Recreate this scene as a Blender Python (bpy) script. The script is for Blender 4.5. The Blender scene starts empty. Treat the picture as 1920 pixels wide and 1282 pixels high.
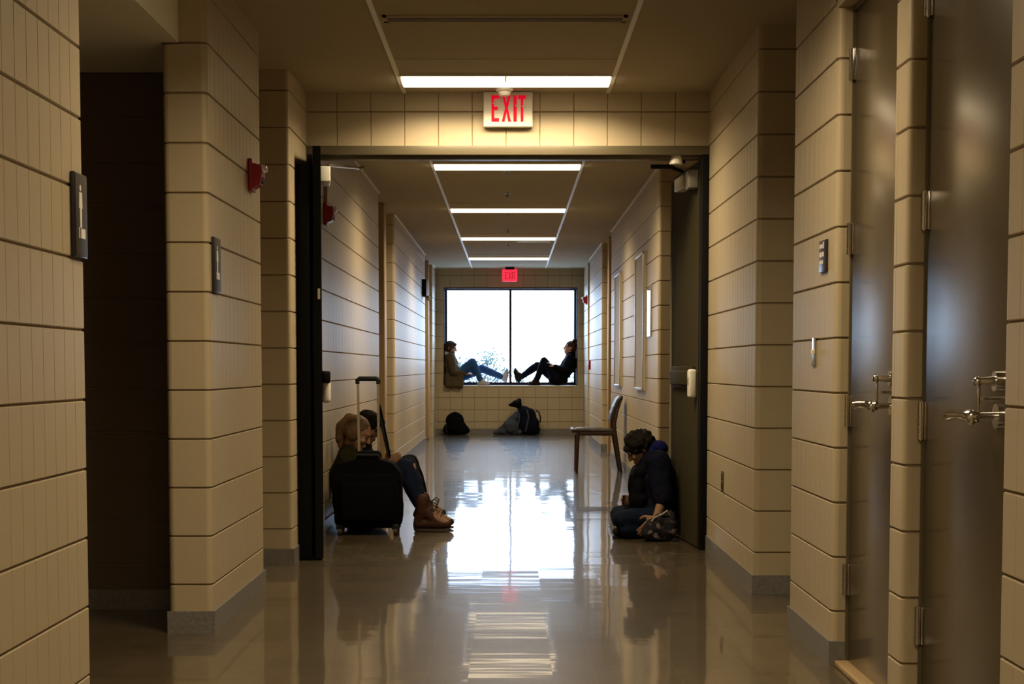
import bpy, bmesh, math, random
from mathutils import Vector, Matrix, noise
random.seed(7)
C = bpy.context.scene.collection
PI = math.pi

# ------------------------------------------------------------------ camera
EYE = 1.11
cam_d = bpy.data.cameras.new('camera')
cam = bpy.data.objects.new('camera', cam_d); C.objects.link(cam)
cam.location = (0, 0, EYE)
PITCH = math.radians(3.6)
cam.rotation_euler = (PI/2 - PITCH, 0, 0)
cam_d.sensor_width = 36; cam_d.sensor_fit = 'HORIZONTAL'
FPX = 3000*math.cos(PITCH)
cam_d.lens = FPX/1920*36
cam_d.shift_x = 3/1920
cam_d.shift_y = (689 + FPX*math.tan(PITCH) - 641)/1920
cam_d.clip_start = 0.05; cam_d.clip_end = 400
bpy.context.scene.camera = cam

# ------------------------------------------------------------------ sky, exposure
w = bpy.data.worlds.new('world'); bpy.context.scene.world = w
w.use_nodes = True
wn = w.node_tree.nodes; wl = w.node_tree.links
for n in list(wn): wn.remove(n)
wo = wn.new('ShaderNodeOutputWorld'); wb = wn.new('ShaderNodeBackground')
SKY = 10.0
wb.inputs['Color'].default_value = (0.56, 0.75, 1.0, 1); wb.inputs['Strength'].default_value = SKY
wl.new(wb.outputs[0], wo.inputs[0])
sc = bpy.context.scene
sc.view_settings.view_transform = 'Standard'
try: sc.view_settings.look = 'None'
except Exception: pass
sc.view_settings.exposure = 0.0
sc.view_settings.gamma = 1.0
sc.view_settings.use_curve_mapping = False
sc.cycles.max_bounces = 10; sc.cycles.diffuse_bounces = 5; sc.cycles.glossy_bounces = 5
sc.cycles.sample_clamp_indirect = 6
LAMP = 3.4
LAMP_W = 46.0; LAMP_SPREAD = math.radians(151)
LAMP_COL = (1.0, 0.785, 0.475)
# portal at the window opening guides the daylight sampling
pl = bpy.data.lights.new('window_portal', 'AREA'); pl.shape = 'RECTANGLE'; pl.size = 2.2; pl.size_y = 1.6
pl.cycles.is_portal = True
po = bpy.data.objects.new('window_portal', pl); C.objects.link(po)
po.location = (0.0, 27.2, 1.625); po.rotation_euler = (-PI/2, 0, 0)

# ------------------------------------------------------------------ constants of the hall
CEIL = 2.755; ROW = 0.2032
XL, XR = -1.245, 1.195      # wall planes near
YH = 9.70                   # header wall front
YF = 26.70                  # far wall

# ------------------------------------------------------------------ materials
def pmat(name, col, rough=0.5, metal=0.0, coat=0.0, coat_rough=0.05, spec=0.5, emit=None, es=0,
         noise_scale=None, noise_amt=0.15, bump=0.0, bump_scale=80, trans=0.0, sheen=0.0, stretch=None):
    m = bpy.data.materials.new(name); m.use_nodes = True
    nt = m.node_tree; b = nt.nodes['Principled BSDF']
    b.inputs['Base Color'].default_value = (*col, 1)
    b.inputs['Roughness'].default_value = rough
    b.inputs['Metallic'].default_value = metal
    b.inputs['Coat Weight'].default_value = coat
    b.inputs['Coat Roughness'].default_value = coat_rough
    b.inputs['Specular IOR Level'].default_value = spec
    b.inputs['Transmission Weight'].default_value = trans
    b.inputs['Sheen Weight'].default_value = sheen
    if emit:
        b.inputs['Emission Color'].default_value = (*emit, 1); b.inputs['Emission Strength'].default_value = es
    tc = nt.nodes.new('ShaderNodeTexCoord')
    vec = tc.outputs['Object']
    if stretch:
        mp = nt.nodes.new('ShaderNodeMapping'); mp.inputs['Scale'].default_value = stretch
        nt.links.new(vec, mp.inputs['Vector']); vec = mp.outputs[0]
    if noise_scale:
        nz = nt.nodes.new('ShaderNodeTexNoise'); nz.inputs['Scale'].default_value = noise_scale
        nz.inputs['Detail'].default_value = 5
        nt.links.new(vec, nz.inputs['Vector'])
        mx = nt.nodes.new('ShaderNodeMix'); mx.data_type = 'RGBA'
        nt.links.new(nz.outputs['Fac'], mx.inputs[0])
        mx.inputs[6].default_value = (*[c*(1-noise_amt) for c in col], 1)
        mx.inputs[7].default_value = (*[min(1, c*(1+noise_amt)) for c in col], 1)
        nt.links.new(mx.outputs[2], b.inputs['Base Color'])
    if bump:
        nb = nt.nodes.new('ShaderNodeTexNoise'); nb.inputs['Scale'].default_value = bump_scale
        nb.inputs['Detail'].default_value = 4
        nt.links.new(vec, nb.inputs['Vector'])
        bp = nt.nodes.new('ShaderNodeBump'); bp.inputs['Strength'].default_value = bump; bp.inputs['Distance'].default_value = 0.01
        nt.links.new(nb.outputs['Fac'], bp.inputs['Height'])
        nt.links.new(bp.outputs[0], b.inputs['Normal'])
    return m

M = {}
M['block'] = pmat('painted_block', (0.425, 0.352, 0.240), rough=0.45, spec=0.38, noise_scale=2.0, noise_amt=0.06, bump=0.10, bump_scale=160)
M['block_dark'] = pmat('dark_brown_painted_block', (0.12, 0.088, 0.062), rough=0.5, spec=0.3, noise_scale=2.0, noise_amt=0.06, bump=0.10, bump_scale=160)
M['joint'] = pmat('block_joint', (0.20, 0.145, 0.08), rough=0.8, noise_scale=30, noise_amt=0.2)
M['drywall'] = pmat('cream_drywall', (0.84, 0.80, 0.68), rough=0.7, bump=0.05, bump_scale=200)
M['pier'] = pmat('tan_plain_pier', (0.36, 0.25, 0.13), rough=0.5, noise_scale=3, noise_amt=0.1)
M['ceiling'] = pmat('ceiling_tile', (0.42, 0.36, 0.25), rough=0.9, noise_scale=120, noise_amt=0.12, bump=0.25, bump_scale=300)
M['tee'] = pmat('white_tee', (0.80, 0.78, 0.75), rough=0.35, spec=0.5)
M['tee_dark'] = pmat('slot_grey', (0.16, 0.14, 0.11), rough=0.6)
M['base'] = pmat('vinyl_base', (0.17, 0.16, 0.155), rough=0.45, noise_scale=60, noise_amt=0.5, bump=0.1, bump_scale=50)
M['frame'] = pmat('olive_steel_frame', (0.105, 0.088, 0.055), rough=0.35, noise_scale=5, noise_amt=0.1)
M['jamb'] = pmat('black_steel', (0.005, 0.005, 0.006), rough=0.6, spec=0.15)
M['door'] = pmat('dark_bronze_door', (0.068, 0.050, 0.026), rough=0.25, spec=0.6, coat=0.4, coat_rough=0.20, noise_scale=4, noise_amt=0.10, stretch=(1, 1, 0.25), bump=0.03, bump_scale=12)
M['leaf'] = pmat('olive_door_leaf', (0.045, 0.037, 0.018), rough=0.7, spec=0.08)
M['chrome'] = pmat('satin_chrome', (0.62, 0.60, 0.58), rough=0.14, metal=1)
M['alu'] = pmat('aluminium', (0.75, 0.74, 0.72), rough=0.3, metal=1)
M['white'] = pmat('white_plastic', (0.80, 0.77, 0.70), rough=0.4)
M['grey'] = pmat('grey_metal', (0.22, 0.20, 0.18), rough=0.4)
M['red'] = pmat('alarm_red', (0.30, 0.006, 0.018), rough=0.35)
M['redbright'] = pmat('alarm_red_bright', (0.62, 0.02, 0.02), rough=0.35)
M['clear'] = pmat('clear_lens', (0.95, 0.95, 0.95), rough=0.08, trans=0.6)
M['black'] = pmat('black_plastic', (0.010, 0.010, 0.011), rough=0.6, spec=0.2)
M['sign'] = pmat('sign_plaque', (0.04, 0.034, 0.03), rough=0.5, spec=0.3)
M['signdark'] = pmat('sign_dark', (0.02, 0.018, 0.03), rough=0.3)
M['signwhite'] = pmat('sign_white', (0.75, 0.72, 0.68), rough=0.4)
M['exitface'] = pmat('exit_face', (0.72, 0.68, 0.60), rough=0.3)
M['exitred'] = pmat('exit_red', (0.75, 0.01, 0.03), rough=0.6, spec=0.1, emit=(1, 0.0, 0.035), es=0.45)
M['exitglow'] = pmat('exit_glow', (0.8, 0.03, 0.06), rough=0.3, emit=(1, 0.035, 0.085), es=0.85)
M['exitdeep'] = pmat('exit_deep', (0.45, 0.01, 0.03), rough=0.3, emit=(1, 0.01, 0.03), es=0.35)
M['winframe'] = pmat('window_frame_dark', (0.02, 0.013, 0.02), rough=0.8, spec=0.05)
M['sill'] = pmat('pale_sill', (0.62, 0.58, 0.52), rough=0.35)
M['lens'] = pmat('lamp_lens', (0.9, 0.85, 0.75), rough=0.4, emit=LAMP_COL, es=LAMP)
M['board'] = pmat('tack_board', (0.46, 0.41, 0.33), rough=0.6, bump=0.1, bump_scale=200)
M['glossy'] = pmat('glazed_notice', (0.45, 0.42, 0.36), rough=0.5, coat=1.0, coat_rough=0.02)

# floor: polished vinyl tile with a waxed coat that lies in slight waves
def floor_mat():
    m = bpy.data.materials.new('polished_tile_floor'); m.use_nodes = True
    nt = m.node_tree; N = nt.nodes; L = nt.links; b = N['Principled BSDF']
    tc = N.new('ShaderNodeTexCoord')
    br = N.new('ShaderNodeTexBrick'); br.offset = 0; br.inputs['Scale'].default_value = 1.0
    br.inputs['Brick Width'].default_value = 0.3048; br.inputs['Row Height'].default_value = 0.3048
    br.inputs['Mortar Size'].default_value = 0.0015; br.inputs['Bias'].default_value = -0.2
    br.inputs['Color1'].default_value = (0.098, 0.076, 0.045, 1); br.inputs['Color2'].default_value = (0.074, 0.057, 0.034, 1)
    br.inputs['Mortar'].default_value = (0.14, 0.11, 0.08, 1)
    L.new(tc.outputs['Object'], br.inputs['Vector'])
    n1 = N.new('ShaderNodeTexNoise'); n1.inputs['Scale'].default_value = 9; n1.inputs['Detail'].default_value = 8
    n1.inputs['Roughness'].default_value = 0.7
    L.new(tc.outputs['Object'], n1.inputs['Vector'])
    mx = N.new('ShaderNodeMix'); mx.data_type = 'RGBA'; mx.blend_type = 'MULTIPLY'; mx.inputs[0].default_value = 0.8
    cr = N.new('ShaderNodeValToRGB'); cr.color_ramp.elements[0].position = 0.3; cr.color_ramp.elements[0].color = (0.66, 0.62, 0.58, 1)
    cr.color_ramp.elements[1].position = 0.7; cr.color_ramp.elements[1].color = (1.1, 1.08, 1.05, 1)
    L.new(n1.outputs['Fac'], cr.inputs[0])
    L.new(br.outputs['Color'], mx.inputs[6]); L.new(cr.outputs[0], mx.inputs[7])
    L.new(mx.outputs[2], b.inputs['Base Color'])
    b.inputs['Roughness'].default_value = 0.36; b.inputs['Specular IOR Level'].default_value = 0.3
    b.inputs['Coat Weight'].default_value = 0.9; b.inputs['Coat Roughness'].default_value = 0.05
    mp = N.new('ShaderNodeMapping'); mp.inputs['Scale'].default_value = (0.5, 2.3, 1)
    L.new(tc.outputs['Object'], mp.inputs['Vector'])
    n2 = N.new('ShaderNodeTexNoise'); n2.inputs['Scale'].default_value = 2.0; n2.inputs['Detail'].default_value = 2.5
    L.new(mp.outputs[0], n2.inputs['Vector'])
    bp = N.new('ShaderNodeBump'); bp.inputs['Strength'].default_value = 0.2; bp.inputs['Distance'].default_value = 0.006
    L.new(n2.outputs['Fac'], bp.inputs['Height'])
    # every tile lies at its own very slight tilt
    vo = N.new('ShaderNodeTexVoronoi'); vo.inputs['Scale'].default_value = 1/0.3048; vo.inputs['Randomness'].default_value = 0
    L.new(tc.outputs['Object'], vo.inputs['Vector'])
    sb = N.new('ShaderNodeVectorMath'); sb.operation = 'SUBTRACT'; sb.inputs[1].default_value = (.5, .5, .5)
    L.new(vo.outputs['Color'], sb.inputs[0])
    scl = N.new('ShaderNodeVectorMath'); scl.operation = 'MULTIPLY'; scl.inputs[1].default_value = (.005, .009, 0)
    L.new(sb.outputs[0], scl.inputs[0])
    ad_ = N.new('ShaderNodeVectorMath'); ad_.operation = 'ADD'
    L.new(scl.outputs[0], ad_.inputs[0]); L.new(bp.outputs[0], ad_.inputs[1])
    nr_ = N.new('ShaderNodeVectorMath'); nr_.operation = 'NORMALIZE'; L.new(ad_.outputs[0], nr_.inputs[0])
    L.new(nr_.outputs[0], b.inputs['Coat Normal'])
    return m
M['floor'] = floor_mat()

# ------------------------------------------------------------------ helpers
def tag(o, label=None, cat=None, group=None, kind=None):
    if label: o['label'] = label
    if cat: o['category'] = cat
    if group: o['group'] = group
    if kind: o['kind'] = kind
    return o
def thing(name, label, cat, loc, group=None):
    o = bpy.data.objects.new(name, None); C.objects.link(o); o.location = loc
    o.empty_display_size = 0.1
    o['base'] = list(loc)
    return tag(o, label, cat, group)
def finish(me, name, mats, parent, origin, smooth):
    o = bpy.data.objects.new(name, me); C.objects.link(o)
    if not isinstance(mats, (list, tuple)): mats = [mats]
    for m in mats: me.materials.append(m)
    if smooth is True:
        for p in me.polygons: p.use_smooth = True
    elif smooth:
        for p in me.polygons: p.use_smooth = True
        try: me.set_sharp_from_angle(angle=math.radians(smooth))
        except Exception: pass
    if parent is not None:
        base = Vector(parent['base']); o['base'] = list(base)
        me.transform(Matrix.Translation(-base)); o.parent = parent
    else:
        if origin is None:
            xs = [v.co for v in me.vertices]
            lo = Vector([min(c[i] for c in xs) for i in range(3)]); hi = Vector([max(c[i] for c in xs) for i in range(3)])
            origin = Vector(((lo.x+hi.x)/2, (lo.y+hi.y)/2, lo.z))
        me.transform(Matrix.Translation(-Vector(origin))); o.location = origin; o['base'] = list(origin)
    return o
def obj(name, bm, mats, parent=None, origin=None, smooth=35):
    me = bpy.data.meshes.new(name); bmesh.ops.recalc_face_normals(bm, faces=bm.faces) if not bm.get('keep') else None
    bm['bm'].to_mesh(me) if isinstance(bm, dict) else bm.to_mesh(me)
    return finish(me, name, mats, parent, origin, smooth)
class MB:
    """collects shapes for one mesh object"""
    def __init__(s): s.bm = bmesh.new(); s.idx = 0
    def box(s, lo, hi, bev=0.0, rot=None, mi=None):
        lo = Vector(lo); hi = Vector(hi); c = (lo+hi)/2; d = hi-lo
        mat = Matrix.Translation(c) @ (rot.to_4x4() if rot else Matrix()) @ Matrix.Diagonal((d.x, d.y, d.z, 1))
        r = bmesh.ops.create_cube(s.bm, size=1, matrix=mat)
        vs = r['verts']
        fs = set(f for v in vs for f in v.link_faces)
        if mi is not None:
            for f in fs: f.material_index = mi
        if bev > 0:
            es = list(set(e for v in vs for e in v.link_edges))
            bmesh.ops.bevel(s.bm, geom=es, offset=bev, segments=3, profile=0.5, affect='EDGES')
        return s
    def tube(s, pts, r, seg=10, mi=0, cap=True):
        pts = [Vector(p) for p in pts]; rr = r if isinstance(r, (list, tuple)) else [r]*len(pts)
        rings = []
        up = None
        for i, p in enumerate(pts):
            d = (pts[min(i+1, len(pts)-1)] - pts[max(i-1, 0)]).normalized()
            if up is None: up = d.orthogonal().normalized()
            up = (up - d*up.dot(d)).normalized(); sd = d.cross(up)
            rings.append([s.bm.verts.new(p + (up*math.cos(a)+sd*math.sin(a))*rr[i]) for a in [2*PI*k/seg for k in range(seg)]])
        for a, b in zip(rings, rings[1:]):
            for k in range(seg):
                f = s.bm.faces.new((a[k], a[(k+1) % seg], b[(k+1) % seg], b[k])); f.material_index = mi
        if cap:
            f = s.bm.faces.new(rings[0][::-1]); f.material_index = mi
            f = s.bm.faces.new(rings[-1]); f.material_index = mi
        return s
    def cyl(s, p0, p1, r, seg=24, mi=0): return s.tube([p0, p1], r, seg, mi)
    def ell(s, c, rad, rot=None, sub=3, mi=0):
        mat = Matrix.Translation(Vector(c)) @ (rot.to_4x4() if rot else Matrix()) @ Matrix.Diagonal((*rad, 1))
        r = bmesh.ops.create_icosphere(s.bm, subdivisions=sub, radius=1, matrix=mat)
        if mi:
            for f in set(f for v in r['verts'] for f in v.link_faces): f.material_index = mi
        return s
    def prism(s, poly, o, u, v, n, t, mi=0):
        """2-D outline poly placed at o with axes u, v, extruded t along n"""
        o, u, v, n = Vector(o), Vector(u), Vector(v), Vector(n)
        a = [s.bm.verts.new(o+u*x+v*y) for x, y in poly]; b = [s.bm.verts.new(o+u*x+v*y+n*t) for x, y in poly]
        s.bm.faces.new(a[::-1]).material_index = mi; s.bm.faces.new(b).material_index = mi
        for k in range(len(a)):
            j = (k+1) % len(a); s.bm.faces.new((a[k], a[j], b[j], b[k])).material_index = mi
        return s
    def build(s, name, mats, parent=None, origin=None, smooth=35):
        bmesh.ops.recalc_face_normals(s.bm, faces=s.bm.faces)
        me = bpy.data.meshes.new(name); s.bm.to_mesh(me); s.bm.free()
        return finish(me, name, mats, parent, origin, smooth)
def struct(o): o['kind'] = 'structure'; return o

# ------------------------------------------------------------------ block walls: coursed faces with raked joints, scored ribs and bullnose corners
def block_wall(name, path, z0=0.0, z1=CEIL, score=None, rounds=(), r=0.025, rows=True, mats=None, phase=None, dv=0.0012):
    P = [Vector((x, y)) for x, y in path]
    prof = []           # (pos, normal, groove)
    n_seg = len(P)-1
    score = score if isinstance(score, (list, tuple)) else [score]*n_seg
    for i in range(n_seg):
        a, b = P[i], P[i+1]; d = (b-a); Ln = d.length; d = d/Ln; n = Vector((d.y, -d.x))
        t0 = r if i in rounds and i > 0 else 0.0
        t1 = Ln - (r if (i+1) in rounds else 0.0)
        pts = [(t0, 0)]
        sp = score[i]
        if sp:
            # scores sit on a world grid along the wall's own axis
            ax = 0 if abs(d.x) > 0.5 else 1
            off = (phase if phase is not None else 0.0)
            s0 = a[ax]; sg = 1 if d[ax] > 0 else -1
            ks = range(int(math.floor((min(a[ax], b[ax])-off)/sp)), int(math.ceil((max(a[ax], b[ax])-off)/sp))+1)
            ts = sorted((off+k*sp - s0)*sg for k in ks)
            wv = 0.003 if sp < 0.15 else 0.004
            for t in ts:
                if t0+0.012 < t < t1-0.012:
                    pts += [(t-wv, 0), (t-wv*0.4, 1), (t+wv*0.4, 1), (t+wv, 0)]
        pts.append((t1, 0))
        for t, g in pts: prof.append((a+d*t, n, g, 0))
        if (i+1) in rounds and i+1 < n_seg:
            d2 = (P[i+2]-P[i+1]).normalized(); n2 = Vector((d2.y, -d2.x))
            c = b - d*r - n*r if (d2.dot(-n) > 0) else None
            if c is not None:
                for k in range(1, 5):
                    an = k/5*PI/2
                    nn = (n*math.cos(an) + d*math.sin(an)).normalized()
                    prof.append((c+nn*r, nn, 0, 1))
    zs = [(z0, 0)]
    hw = 0.0055
    if rows:
        k = int(math.floor(z0/ROW)) + 1
        while k*ROW < z1-0.02:
            z = k*ROW
            if z > z0+0.02: zs += [(z-hw, 0), (z-hw*0.5, 1), (z+hw*0.5, 1), (z+hw, 0)]
            k += 1
    zs.append((z1, 0))
    bm = bmesh.new()
    grid = []
    for (p, n, g, _) in prof:
        col = []
        for z, h in zs:
            dd = max(dv*g, 0.007*h)
            q = p - n*dd
            col.append(bm.verts.new((q.x, q.y, z)))
        grid.append(col)
    for i in range(len(grid)-1):
        if (prof[i][0]-prof[i+1][0]).length < 1e-6: continue
        for j in range(len(zs)-1):
            f = bm.faces.new((grid[i][j], grid[i+1][j], grid[i+1][j+1], grid[i][j+1]))
            f.material_index = 1 if (zs[j][1] and zs[j+1][1]) or (prof[i][2] and prof[i+1][2] and (score[0] or 0) > 0.15) else 0
    me = bpy.data.meshes.new(name); bm.to_mesh(me); bm.free()
    o = finish(me, name, mats or [M['block'], M['joint']], None, (0, 0, 0), 24)
    nz_ = len(zs)-1; k = 0
    for i in range(len(grid)-1):
        if (prof[i][0]-prof[i+1][0]).length < 1e-6: continue
        arc = bool(prof[i][3] or prof[i+1][3])
        for j in range(nz_):
            if k < len(me.polygons): me.polygons[k].use_smooth = arc
            k += 1
    return struct(o)

S4 = 0.1016
# --- left of the hall, near
block_wall('wall_left', [(XL, -4), (XL, 4.70), (-3.4, 4.70)], score=[S4, None], rounds=(1,))
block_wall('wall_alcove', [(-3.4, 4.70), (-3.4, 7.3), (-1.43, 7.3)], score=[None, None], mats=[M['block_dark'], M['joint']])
block_wall('wall_pier', [(-1.43, 7.3), (-1.43, 6.64), (XL, 6.64), (XL, 8.03), (-2.4, 8.03)], score=[None, None, S4, None], rounds=(1, 2, 3))
block_wall('wall_recess', [(-2.4, 8.03), (-2.4, 8.95), (-1.225, 8.95), (-1.225, YH)], score=[None, None, None], rounds=(2,))
# --- left, beyond the cross-corridor doors
block_wall('wall_left', [(-1.245, YH), (-1.245, 15.2), (-2.0, 15.2)], score=[S4, None], rounds=(1,))
block_wall('wall_left', [(-2.0, 15.2), (-2.0, 17.3), (-1.25, 17.3), (-1.25, 23.5), (-1.9, 23.5)], score=[None, None, S4, None], rounds=(2, 3))
block_wall('wall_left', [(-1.9, 23.5), (-1.9, 25.7), (-1.25, 25.7), (-1.25, YF)], score=[None, None, S4], rounds=(2,))
# --- right, from far to near
block_wall('wall_right', [(1.22, YF), (1.22, 25.3), (1.5, 25.3)], score=[S4, None], rounds=(1,))
block_wall('wall_right', [(1.5, 25.3), (1.5, 24.6), (1.21, 24.6), (1.21, 21.3), (1.8, 21.3)][0:2] + [(1.215, 24.6), (1.215, 21.3), (1.8, 21.3)], score=[None, None, S4, None], rounds=(2, 3))
block_wall('wall_right', [(1.8, 21.3), (1.8, 19.5), (1.225, 19.5), (1.225, 13.3), (2.0, 13.3)], score=[None, None, S4, None], rounds=(2, 3))
block_wall('wall_right', [(2.0, 13.3), (2.0, YH), (XR, YH)], score=[None, None])
block_wall('wall_right', [(XR, YH), (XR, 7.8), (2.6, 7.8)], score=[S4, None], rounds=(1,))
block_wall('wall_right', [(2.6, 7.8), (2.6, 6.8), (XR, 6.8), (XR, 5.906), (1.262, 5.906)], score=[None, None, S4, None], rounds=(2, 3))
block_wall('wall_right', [(1.262, 5.03), (XR, 5.03), (XR, 4.845), (1.262, 4.845)], score=[None, S4, None], rounds=(1, 2))
block_wall('wall_right', [(1.262, 3.88), (XR, 3.88), (XR, -4)], score=[None, S4], rounds=(1,))
# over the two side doors
block_wall('wall_right', [(XR, 5.95), (XR, 4.98)], z0=2.438, score=S4)
block_wall('wall_right', [(XR, 4.9), (XR, 3.8)], z0=2.438, score=S4)
b = MB(); b.box((XR+0.001, 5.0, 2.42), (1.5, 5.94, 2.438)); b.box((XR+0.001, 3.84, 2.42), (1.5, 4.88, 2.438)); struct(b.build('trim_1', M['block']))
b = MB(); b.box((1.262, 3.6, 0), (1.5, 6.2, CEIL)); 
# rough wall core behind the side doors keeps the daylight out
struct(b.build('wall_core', M['drywall']))
block_wall('wall_rear', [(XR, -4), (XL, -4)], score=None)
# --- header over the cross-corridor doors
block_wall('wall_header', [(-1.225, YH), (XR, YH)], z0=12*ROW, score=2*S4, phase=-0.026, dv=0.004)
b = MB(); b.box((-1.245, YH+0.008, 12*ROW), (2.0, YH+0.2, CEIL)); struct(b.build('wall_header', M['block']))
b = MB(); b.box((XR+.001, YH+0.008, 0), (2.05, YH+0.2, 12*ROW)); struct(b.build('wall_header', M['block']))
# --- far wall with the window opening
WX0, WX1, WZ0, WZ1, YW = -1.113, 1.118, 4*ROW, 12*ROW, 27.06
kw = dict(score=2*S4, phase=0.0115, dv=0.004)
block_wall('wall_back', [(-1.25, YF), (1.22, YF)], z0=0, z1=WZ0, **kw)
block_wall('wall_back', [(-1.25, YF), (1.22, YF)], z0=WZ1, z1=CEIL, **kw)
block_wall('wall_back', [(-1.25, YF), (WX0, YF), (WX0, YW+.1)], z0=WZ0, z1=WZ1, score=None, rounds=(1,), r=0.015)
block_wall('wall_back', [(WX1, YW+.1), (WX1, YF), (1.22, YF)], z0=WZ0, z1=WZ1, score=None, rounds=(1,), r=0.015)
b = MB()
for lo, hi in (((-2.2, YF+.01, CEIL-0.001), (2.2, YF+.5, CEIL+.3)), ((-2.2, YF+.01, 0), (2.2, YF+.46, WZ0-.02)), ((-2.2, YF+.01, WZ1+0.001), (2.2, YF+.46, CEIL)),
               ((-2.2, YF+.02, WZ0-.02), (WX0-.001, YF+.46, WZ1)), ((WX1+.001, YF+.02, WZ0-.02), (2.2, YF+.46, WZ1))):
    b = MB(); b.box(lo, hi); struct(b.build('wall_outer', M['drywall']))
b = MB(); b.box((WX0-.002, YF+.02, WZ0), (WX0+.014, YW+.03, WZ1)); b.box((WX1-.014, YF+.02, WZ0), (WX1+.002, YW+.03, WZ1)); b.box((WX0, YF+.02, WZ1-.014), (WX1, YW+.03, WZ1+.002))
struct(b.build('window_liner', M['winframe'], smooth=False))
b = MB(); b.box((WX0, YF-.012, WZ0-.022), (WX1, YW+.1, WZ0+.002), 0.006); struct(b.build('window_sill', M['sill']))

# plain tan piers standing in the side recesses
for nm, x0, x1, y0, y1 in (('wall_pier', -2.0, -1.263, 16.1, 16.35), ('wall_pier', -1.9, -1.258, 24.67, 24.85), ('wall_pier', 1.235, 1.8, 20.2, 20.4)):
    b = MB(); b.box((x0, y0, 0), (x1, y1, CEIL), 0.015); struct(b.build(nm, M['pier']))

# --- floor
b = MB(); b.box((-4, -4.2, -0.1), (4, 27.2, 0)); struct(b.build('floor', M['floor'], origin=(0, 0, 0)))
# --- ceiling, with openings filled by the lamps' own frames
b = MB(); b.box((-4, -4.2, CEIL), (4, YF+.1, CEIL+.2)); struct(b.build('ceiling', M['ceiling'], origin=(0, 0, 0)))
# lowered drywall soffit over the left alcove
b = MB(); b.box((-3.4, 4.705, 12*ROW), (-1.36, 6.638, CEIL)); b.box((-3.4, 6.638, 12*ROW), (-1.432, 7.3, CEIL)); struct(b.build('ceiling_soffit', M['drywall'], smooth=False))
# outer shell stops daylight
b = MB(); b.box((-4.1, -4.2, -0.1), (-3.45, YF+.4, CEIL+.2)); struct(b.build('wall_outer', M['drywall']))
b = MB(); b.box((3.0, -4.2, -0.1), (4.1, YF+.4, CEIL+.2)); struct(b.build('wall_outer', M['drywall']))
b = MB(); b.box((-4.1, -4.3, -0.1), (4.1, -4.05, CEIL+.2)); struct(b.build('wall_outer', M['drywall']))
b = MB(); b.box((-3.5, YF+.05, -0.1), (-2.2, YF+.4, CEIL+.2)); b.box((2.2, YF+.05, -0.1), (3.1, YF+.4, CEIL+.2)); struct(b.build('wall_outer', M['drywall']))

# --- ceiling grid: two long tees, thin cross tees, wall angles
TL, TR = -0.635, 0.585
LAMPS = [-1.83, 1.83, 5.47, 9.26, 13.15, 16.75, 20.40, 24.10]
def tee(x0, x1, y0, y1): 
    b = MB(); b.box((x0, y0, CEIL-.006), (x1, y1, CEIL)); return struct(b.build('trim_2', M['tee']))
for x in (TL, TR):
    tee(x-.012, x+.012, -4, YH); tee(x-.012, x+.012, YH+.2, YF)
b = MB()
for yl in LAMPS:
    for k in (-3, -1, 1, 3):
        y = yl + k*0.61 + (0.305 if k > 0 else -0.305)*0
        if y < YF-.1 and abs(y-YH) > .3 and k in (-1, 1): b.box((TL, y-.004, CEIL-.002), (TR, y+.004, CEIL))
struct(b.build('trim_3', M['ceiling']))
b = MB()
for (x, y0, y1, s) in ((-1.245, YH+.2, 15.2, 1), (-1.25, 17.3, 23.5, 1), (-1.25, 25.7, YF, 1), (1.225, 13.3, 19.5, -1), (1.215, 21.3, 24.6, -1)):
    b.box((min(x, x+s*.018), y0, CEIL-.008), (max(x, x+s*.018), y1, CEIL))
b.box((-1.25, YF-.018, CEIL-.008), (1.22, YF, CEIL))
struct(b.build('trim_4', M['tee']))
# slot diffusers
for i, (x0, x1, y, m) in enumerate(((-.60, .55, 7.65, 'tee_dark'), (0.0, .56, 12.72, 'tee'), (0.08, .53, 21.0, 'tee'))):
    lab = ['long dim slot diffuser in the ceiling nearest the viewer, before the first lamp',
           'pale slot diffuser in the ceiling just before the first lamp beyond the doorway',
           'short pale slot diffuser near the third lamp beyond the doorway'][i]
    t = thing('air_diffuser', lab, 'air vent', ((x0+x1)/2, y, CEIL), 'slot diffusers in the ceiling')
    b = MB(); b.box((x0, y-.07, CEIL-.008), (x1, y-.045, CEIL+.002)); b.box((x0, y+.045, CEIL-.008), (x1, y+.07, CEIL+.002)); b.box((x0, y-.07, CEIL-.008), (x0+.02, y+.07, CEIL)); b.box((x1-.02, y-.07, CEIL-.008), (x1, y+.07, CEIL))
    b.build('frame', M['ceiling'] if i == 0 else M[m], t)
    b = MB(); b.box((x0+.02, y-.045, CEIL-.004), (x1-.02, y+.045, CEIL+.001)); b.box((x0+.02, y-.006, CEIL-.007), (x1-.02, y+.006, CEIL)); b.build('slot', M[m] if i else M['tee_dark'], t)

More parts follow.
